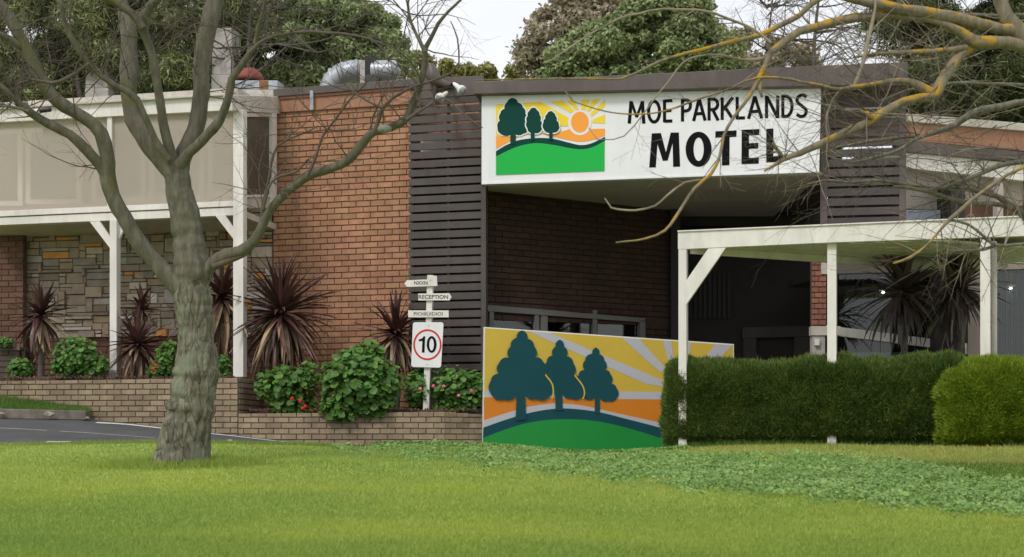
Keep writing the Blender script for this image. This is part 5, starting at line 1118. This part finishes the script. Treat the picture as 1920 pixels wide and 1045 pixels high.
shrub('geranium with variegated leaves and red bloom left of the trunk', [(318, 672, 26, 34), (298, 698, 24, 14)], 20.05, zU + .03, 'lf_ger2', 120, 300, .036, 67, [(293, 685), (288, 692)])
shrub('small geranium right of the trunk beside the corner post', [(420, 690, 16, 26), (405, 700, 12, 16)], 20.05, zU + .03, 'lf_ger', 60, 160, .03, 68)
shrub('small green plant growing in the grey planter box', [(8, 642, 18, 10)], 21.15, PPB.at(0, 650).z, 'lf_ger', 40, 80, .03, 69)

# ------------------------------------------------------------------ cordylines
CM = {}
def swordmesh(kind, m):
    if (kind, m) in CM: return CM[(kind, m)]
    n = 7; V = []; Fq = []
    for i in range(n + 1):
        t = i / n; w_ = .5 * (min(1, .55 + t * 2) * (1 - t ** 2.2)) + .02; z = -(kind * .16) * t ** 2.2; x = t * (1 - .04 * kind * t)
        V += [(x, -w_, z + .012), (x, 0, z), (x, w_, z + .012)]
        if i: b = 3 * i; Fq += [(b - 3, b, b + 1, b - 2), (b - 2, b + 1, b + 2, b - 1)]
    me = bpy.data.meshes.new('leaf'); me.from_pydata(V, [], Fq); me.materials.append(M[m]); CM[(kind, m)] = me; return me
def cordyline(px, py, R, Y, basez, n, seed, label, m='cord', wid=.040, dry=.5, stretch=1.0, low=1.0):
    rn_ = random.Random(seed); c = P(px, py, Y); rt = root('cordyline', (c.x, c.y, basez), label, 'plant', 'cordyline plants')
    tb = Tubes(); tb.add(spline([[c.x, c.y, basez - .05, .05], [c.x + .02, c.y, (basez + c.z) / 2, .045], [c.x, c.y, c.z, .04]], .1), 10, .1); tb.build('stem', M['farbark'], rt)
    Rm = R * Y / F
    for i in range(n):
        f = (i + .5) / n                     # 0: top of the tuft, 1: hanging bottom leaves
        el = math.radians(88 - 168 * f ** .8 * low + rn_.gauss(0, 9)); az = i * 2.39996 + rn_.uniform(-.3, .3)
        kd = rn_.choice((0, 1, 1, 2)) if f < .5 else rn_.choice((1, 2, 3)); dr = f > .55 and rn_.random() < dry + (f - .55)
        L_ = Rm * rn_.choice((rn_.uniform(.86, 1.1), rn_.uniform(.86, 1.1), rn_.uniform(.6, 1.0))) * (stretch if f > .6 else 1); me = swordmesh(kd, 'corddry' if dr and m == 'cord' else m)
        o = bpy.data.objects.new('leaf', me); COL.objects.link(o); o.parent = rt; o.location = (c.x, c.y, c.z) - org(rt) + Vector((0, 0, .05 - .1 * f)) if False else Vector((c.x, c.y, c.z + .06 - .12 * f)) - org(rt)
        o.rotation_euler = (rn_.uniform(-.4, .4), -el, az); o.scale = (L_, wid * 2 * rn_.uniform(.7, 1.15), L_)
cordyline(527, 590, 112, 20.15, zB, 230, 71, 'largest purple cordyline with drooping dry leaves left of the brick wall', stretch=1.15)
cordyline(742, 628, 78, 20.15, zB, 130, 72, 'purple cordyline directly behind the speed sign', stretch=1.1)
cordyline(415, 560, 76, 20.5, zU, 130, 73, 'purple cordyline behind the corner post, half hidden by the trunk', stretch=1.9)
cordyline(76, 592, 66, 20.7, zU, 105, 74, 'dark spiky cordyline nearest the left edge of the bed', stretch=1.2)
cordyline(265, 583, 44, 20.9, zU, 56, 75, 'small upright cordyline between the left post and the trunk', stretch=1)
cordyline(258, 648, 72, 20.3, zU, 110, 76, 'low sprawling cordyline right of the left post', stretch=1.05)
zG = ZE - .2
cordyline(1693, 548, 104, 18.9, zG, 105, 77, 'tall charcoal cordyline under the pergola, the left one of the pair', 'corddark', .050, stretch=1.1, low=.9)
cordyline(1797, 542, 100, 18.8, zG, 105, 78, 'tall charcoal cordyline under the pergola, beside the right post', 'corddark', .050, stretch=1.15, low=.9)

# ------------------------------------------------------------------ hedges
def hedge(label, x0, x1, yt, yb, Yf, dep, m, core, n, seed, blade=.05, round_=.22, k=0.0):
    rg = np.random.default_rng(seed); A = P(x0, yb, Yf); B = P(x1, yb, Yf - k); zt = P((x0 + x1) / 2, yt, Yf - k / 2).z; zb = ZE - .16; H = zt - zb
    ax = Vector((B.x - A.x, B.y - A.y, 0)); Lh = ax.length; ax.normalize(); nf = Vector((ax.y, -ax.x, 0)); cen = (A + B) / 2 - nf * dep / 2
    rt = root('hedge', (cen.x, cen.y, zb), label, 'hedge'); a = Lh / 2; b = dep / 2
    def surf(n):
        # sample directions on a superellipsoid-like rounded box
        f = rg.choice(4, n, p=[.62, .22, .08, .08]); u = rg.uniform(-1, 1, n); v = rg.uniform(-1, 1, n)
        x = np.where(f < 2, u * a, np.where(f == 2, -a, a)); y = np.where(f == 0, -b, np.where(f == 1, v * b, u * b)); z = np.where(f == 1, H, (v + 1) / 2 * H)
        nx_ = np.where(f == 2, -1., np.where(f == 3, 1., 0)); ny_ = np.where(f == 0, -1., 0); nz_ = np.where(f == 1, 1., 0)
        r = round_; qx = np.clip(x, -a + r, a - r); qy = np.clip(y, -b + r, b - r); qz = np.clip(z, r * .5, H - r); d = np.stack([x - qx, y - qy, z - qz], 1)
        ln_ = np.linalg.norm(d, axis=1)[:, None] + 1e-6; N_ = d / ln_; p = np.stack([qx, qy, qz], 1) + N_ * r
        w_ = np.array([mnoise.noise((q[0] * 2.3 + seed, q[1] * 2.3, q[2] * 2.3)) + .5 * mnoise.noise((q[0] * 6 + seed, q[1] * 6, q[2] * 6)) for q in p])
        return p + N_ * (w_[:, None] * .095), N_
    p, N_ = surf(n); N3 = N_ + rg.normal(size=(n, 3)) * .45 + np.array([0, -.1, .55]); N3 /= np.linalg.norm(N3, axis=1)[:, None]
    sd = np.cross(N3, rg.normal(size=(n, 3))); sd /= np.linalg.norm(sd, axis=1)[:, None]; L_ = (blade * (.5 + .9 * rg.random(n)))[:, None]; wv = blade * .13
    p = p - N_ * (rg.random(n)[:, None] * .05)
    p[:, 1] += np.where(p[:, 1] < 0, .17 * np.clip((.24 - p[:, 2]) / .12, 0, 1), 0)
    stray = rg.random(n) < .012; L_[stray] *= 1.9
    R = np.array([[ax.x, -nf.x, 0], [ax.y, -nf.y, 0], [0, 0, 1]])
    V = np.stack([p - sd * wv, p + sd * wv, p + N3 * L_], 1).reshape(-1, 3) @ R.T + np.array([cen.x, cen.y, zb])
    tag(npmesh('foliage', V, np.arange(3 * n).reshape(n, 3), M[m], rt), kind='stuff')
    # solid inner body, dark colour stands in for shade between the sprigs
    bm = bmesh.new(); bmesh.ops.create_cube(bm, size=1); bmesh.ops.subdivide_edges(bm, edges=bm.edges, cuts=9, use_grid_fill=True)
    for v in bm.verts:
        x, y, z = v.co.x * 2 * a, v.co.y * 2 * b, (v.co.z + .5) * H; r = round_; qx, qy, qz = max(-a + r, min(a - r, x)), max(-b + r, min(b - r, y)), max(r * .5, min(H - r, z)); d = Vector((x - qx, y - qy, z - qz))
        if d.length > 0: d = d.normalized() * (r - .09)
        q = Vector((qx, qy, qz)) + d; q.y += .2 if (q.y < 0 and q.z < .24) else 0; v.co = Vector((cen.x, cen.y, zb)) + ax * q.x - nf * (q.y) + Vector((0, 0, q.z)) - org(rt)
    me = bpy.data.meshes.new('inner_shade_core'); bm.to_mesh(me); bm.free(); link('inner_shade_core', me, M[core], rt, True)
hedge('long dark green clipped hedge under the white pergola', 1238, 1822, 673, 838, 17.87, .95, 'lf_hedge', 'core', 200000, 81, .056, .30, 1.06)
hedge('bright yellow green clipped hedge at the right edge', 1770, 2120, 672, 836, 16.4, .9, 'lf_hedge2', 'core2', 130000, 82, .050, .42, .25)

# ------------------------------------------------------------------ lawn grass, clover, verge
def blades(name, X, Y, Z, h, wv, m, rg, label, lean=.45, asp=None):
    n = len(X); an = rg.uniform(0, 2 * np.pi, n); hh = h * (.5 + rg.random(n)); sx, sy = np.cos(an) * wv, np.sin(an) * wv; lx, ly = rg.normal(size=n) * lean * hh, rg.normal(size=n) * lean * hh
    V = np.stack([np.stack([X - sx, Y - sy, Z], 1), np.stack([X + sx, Y + sy, Z], 1), np.stack([X + lx, Y + ly, Z + hh], 1)], 1).reshape(-1, 3)
    return tag(npmesh(name, V, np.arange(3 * n).reshape(n, 3), m), label, kind='stuff')
rg = np.random.default_rng(9)
def ipy(X, Y): return HY - (lawn_z(X, Y) - ZE) * F / Y
def scatter(n, y0, y1, x0=-120, x1=2040):
    u = rg.random(n); Y = 1 / (u / y0 + (1 - u) / y1) if False else (y0 ** -1 + u * (y1 ** -1 - y0 ** -1)) ** -1
    px = rg.uniform(x0, x1, n); return px, (px - 960) * Y / F, Y
def fbm(X, Y, s, o=0): return np.array([mnoise.noise((x * s + o, y * s, o)) for x, y in zip(X, Y)])
px, X, Y = scatter(420000, 6.8, 16.6); py = ipy(X, Y)
clo = np.interp(px, [600, 900, 1060, 1300, 1500, 1700, 1880, 2050], [838, 866, 886, 914, 930, 950, 966, 972]); isc = (py < clo + 4 * np.sin(px * .05) + 7 * rg.normal(size=len(px))) & (px > 630)
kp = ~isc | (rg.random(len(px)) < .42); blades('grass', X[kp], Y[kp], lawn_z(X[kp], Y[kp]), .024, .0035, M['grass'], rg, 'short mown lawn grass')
# clover and weeds band
px, X, Y = scatter(190000, 9.5, 17.9, 620, 2040); py = ipy(X, Y)
lo = np.interp(px, [600, 900, 1060, 1300, 1500, 1700, 1880, 2050], [838, 866, 886, 914, 930, 950, 966, 972]) + 4 * np.sin(px * .05) + 7 * rg.normal(size=len(px))
hi = np.interp(px, [600, 900, 1200, 1300, 1500, 1650, 1750, 1900, 2050], [800, 800, 846, 856, 853, 862, 880, 905, 915]) + 2.5 * rg.normal(size=len(px))
kc = (py < lo) & (py > hi); kc &= fbm(X, Y * 1.6, 2.1, 4) + .6 * rg.random(len(px)) > .02; n = int(kc.sum()); Xc, Yc = X[kc], Y[kc]; Zc = lawn_z(Xc, Yc); hN = .03 + .05 * np.clip(fbm(Xc, Yc, 3.0) + .4, 0, 1)
ctr = np.stack([Xc, Yc, Zc + hN * rg.random(n)], 1); nr = rg.normal(size=(n, 3)) * .5 + np.array([0, -.35, 1]); nr /= np.linalg.norm(nr, axis=1)[:, None]; t_ = np.cross(nr, rg.normal(size=(n, 3))); t_ /= np.linalg.norm(t_, axis=1)[:, None]; b_2 = np.cross(nr, t_)
s_3 = (.008 + .010 * rg.random(n) + .022 * (rg.random(n) ** 14))[:, None]; V = np.stack([ctr - t_ * s_3, ctr - b_2 * s_3 * .8, ctr + t_ * s_3, ctr + b_2 * s_3 * .8], 1).reshape(-1, 3)
tag(npmesh('clover', V, np.arange(4 * n).reshape(n, 4), M['clover']), 'low clover and weeds in a band across the lawn', kind='stuff')
hi2 = (py <= hi) & (px > 1150) & (rg.random(len(px)) < .8); dry = hi2 & (py < np.interp(px, [1150, 1300, 1500, 1700, 1900, 2050], [856, 858, 856, 868, 872, 876]) + 2 * rg.normal(size=len(px))); drk = hi2 & ~dry
blades('dry_grass', X[dry], Y[dry], lawn_z(X[dry], Y[dry]), .035, .004, M['drygrass'], rg, 'dry yellowish grass along the foot of the hedge')
blades('dark_grass', X[drk], Y[drk], lawn_z(X[drk], Y[drk]), .03, .004, M['darkgrass'], rg, 'darker green grass patch at the right of the lawn')
# taller tufts at trunk foot, hedge foot and drive edge
an = rg.uniform(0, 6.28, 6000); rd_ = .22 + np.abs(rg.normal(size=6000)) * .12; X = P(338, 872, YT).x + np.cos(an) * rd_ * 1.9; Y = YT - .05 + np.sin(an) * rd_
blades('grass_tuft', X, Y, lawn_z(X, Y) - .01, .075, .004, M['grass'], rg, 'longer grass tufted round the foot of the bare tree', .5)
px = rg.uniform(1260, 1960, 5000); Y = np.interp(px, [1260, 1800, 1960], [17.62, 16.9, 16.3]) + rg.normal(size=5000) * .10; X = (px - 960) * Y / F
blades('edge_grass', X, Y, lawn_z(X, Y) - .01, .085, .004, M['darkgrass'], rg, 'uncut grass along the foot of the hedges', .6)
px = rg.uniform(630, 1290, 4200); Y = 16.6 + np.abs(rg.normal(size=4200)) * .35; X = (px - 960) * Y / F; tag(leaves('weed_edge', np.stack([X, Y, lawn_z(X, Y) + .03], 1), np.full((4200, 3), .035), 15000, .019, M['clover'], None, rg, .7), 'leafy weeds along the top edge of the lawn', kind='stuff')
px = rg.uniform(-60, 640, 7000); Y = 16.35 + rg.normal(size=7000) * .07; X = (px - 960) * Y / F
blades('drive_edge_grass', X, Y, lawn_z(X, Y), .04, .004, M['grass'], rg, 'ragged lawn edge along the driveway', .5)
i = rg.random(9000) * 29.99; j = rg.random(9000) * 7.99; i0, j0 = i.astype(int), j.astype(int); p = VERGE[i0, j0] * ((1 - i + i0) * (1 - j + j0))[:, None] + VERGE[i0 + 1, j0] * ((i - i0) * (1 - j + j0))[:, None] + VERGE[i0, j0 + 1] * ((1 - i + i0) * (j - j0))[:, None] + VERGE[i0 + 1, j0 + 1] * ((i - i0) * (j - j0))[:, None]
blades('verge_grass', p[:, 0], p[:, 1], p[:, 2], .06, .004, M['darkgrass'], rg, 'rough grass on the verge beside the kerb', .5)
print('objects', len(bpy.data.objects))
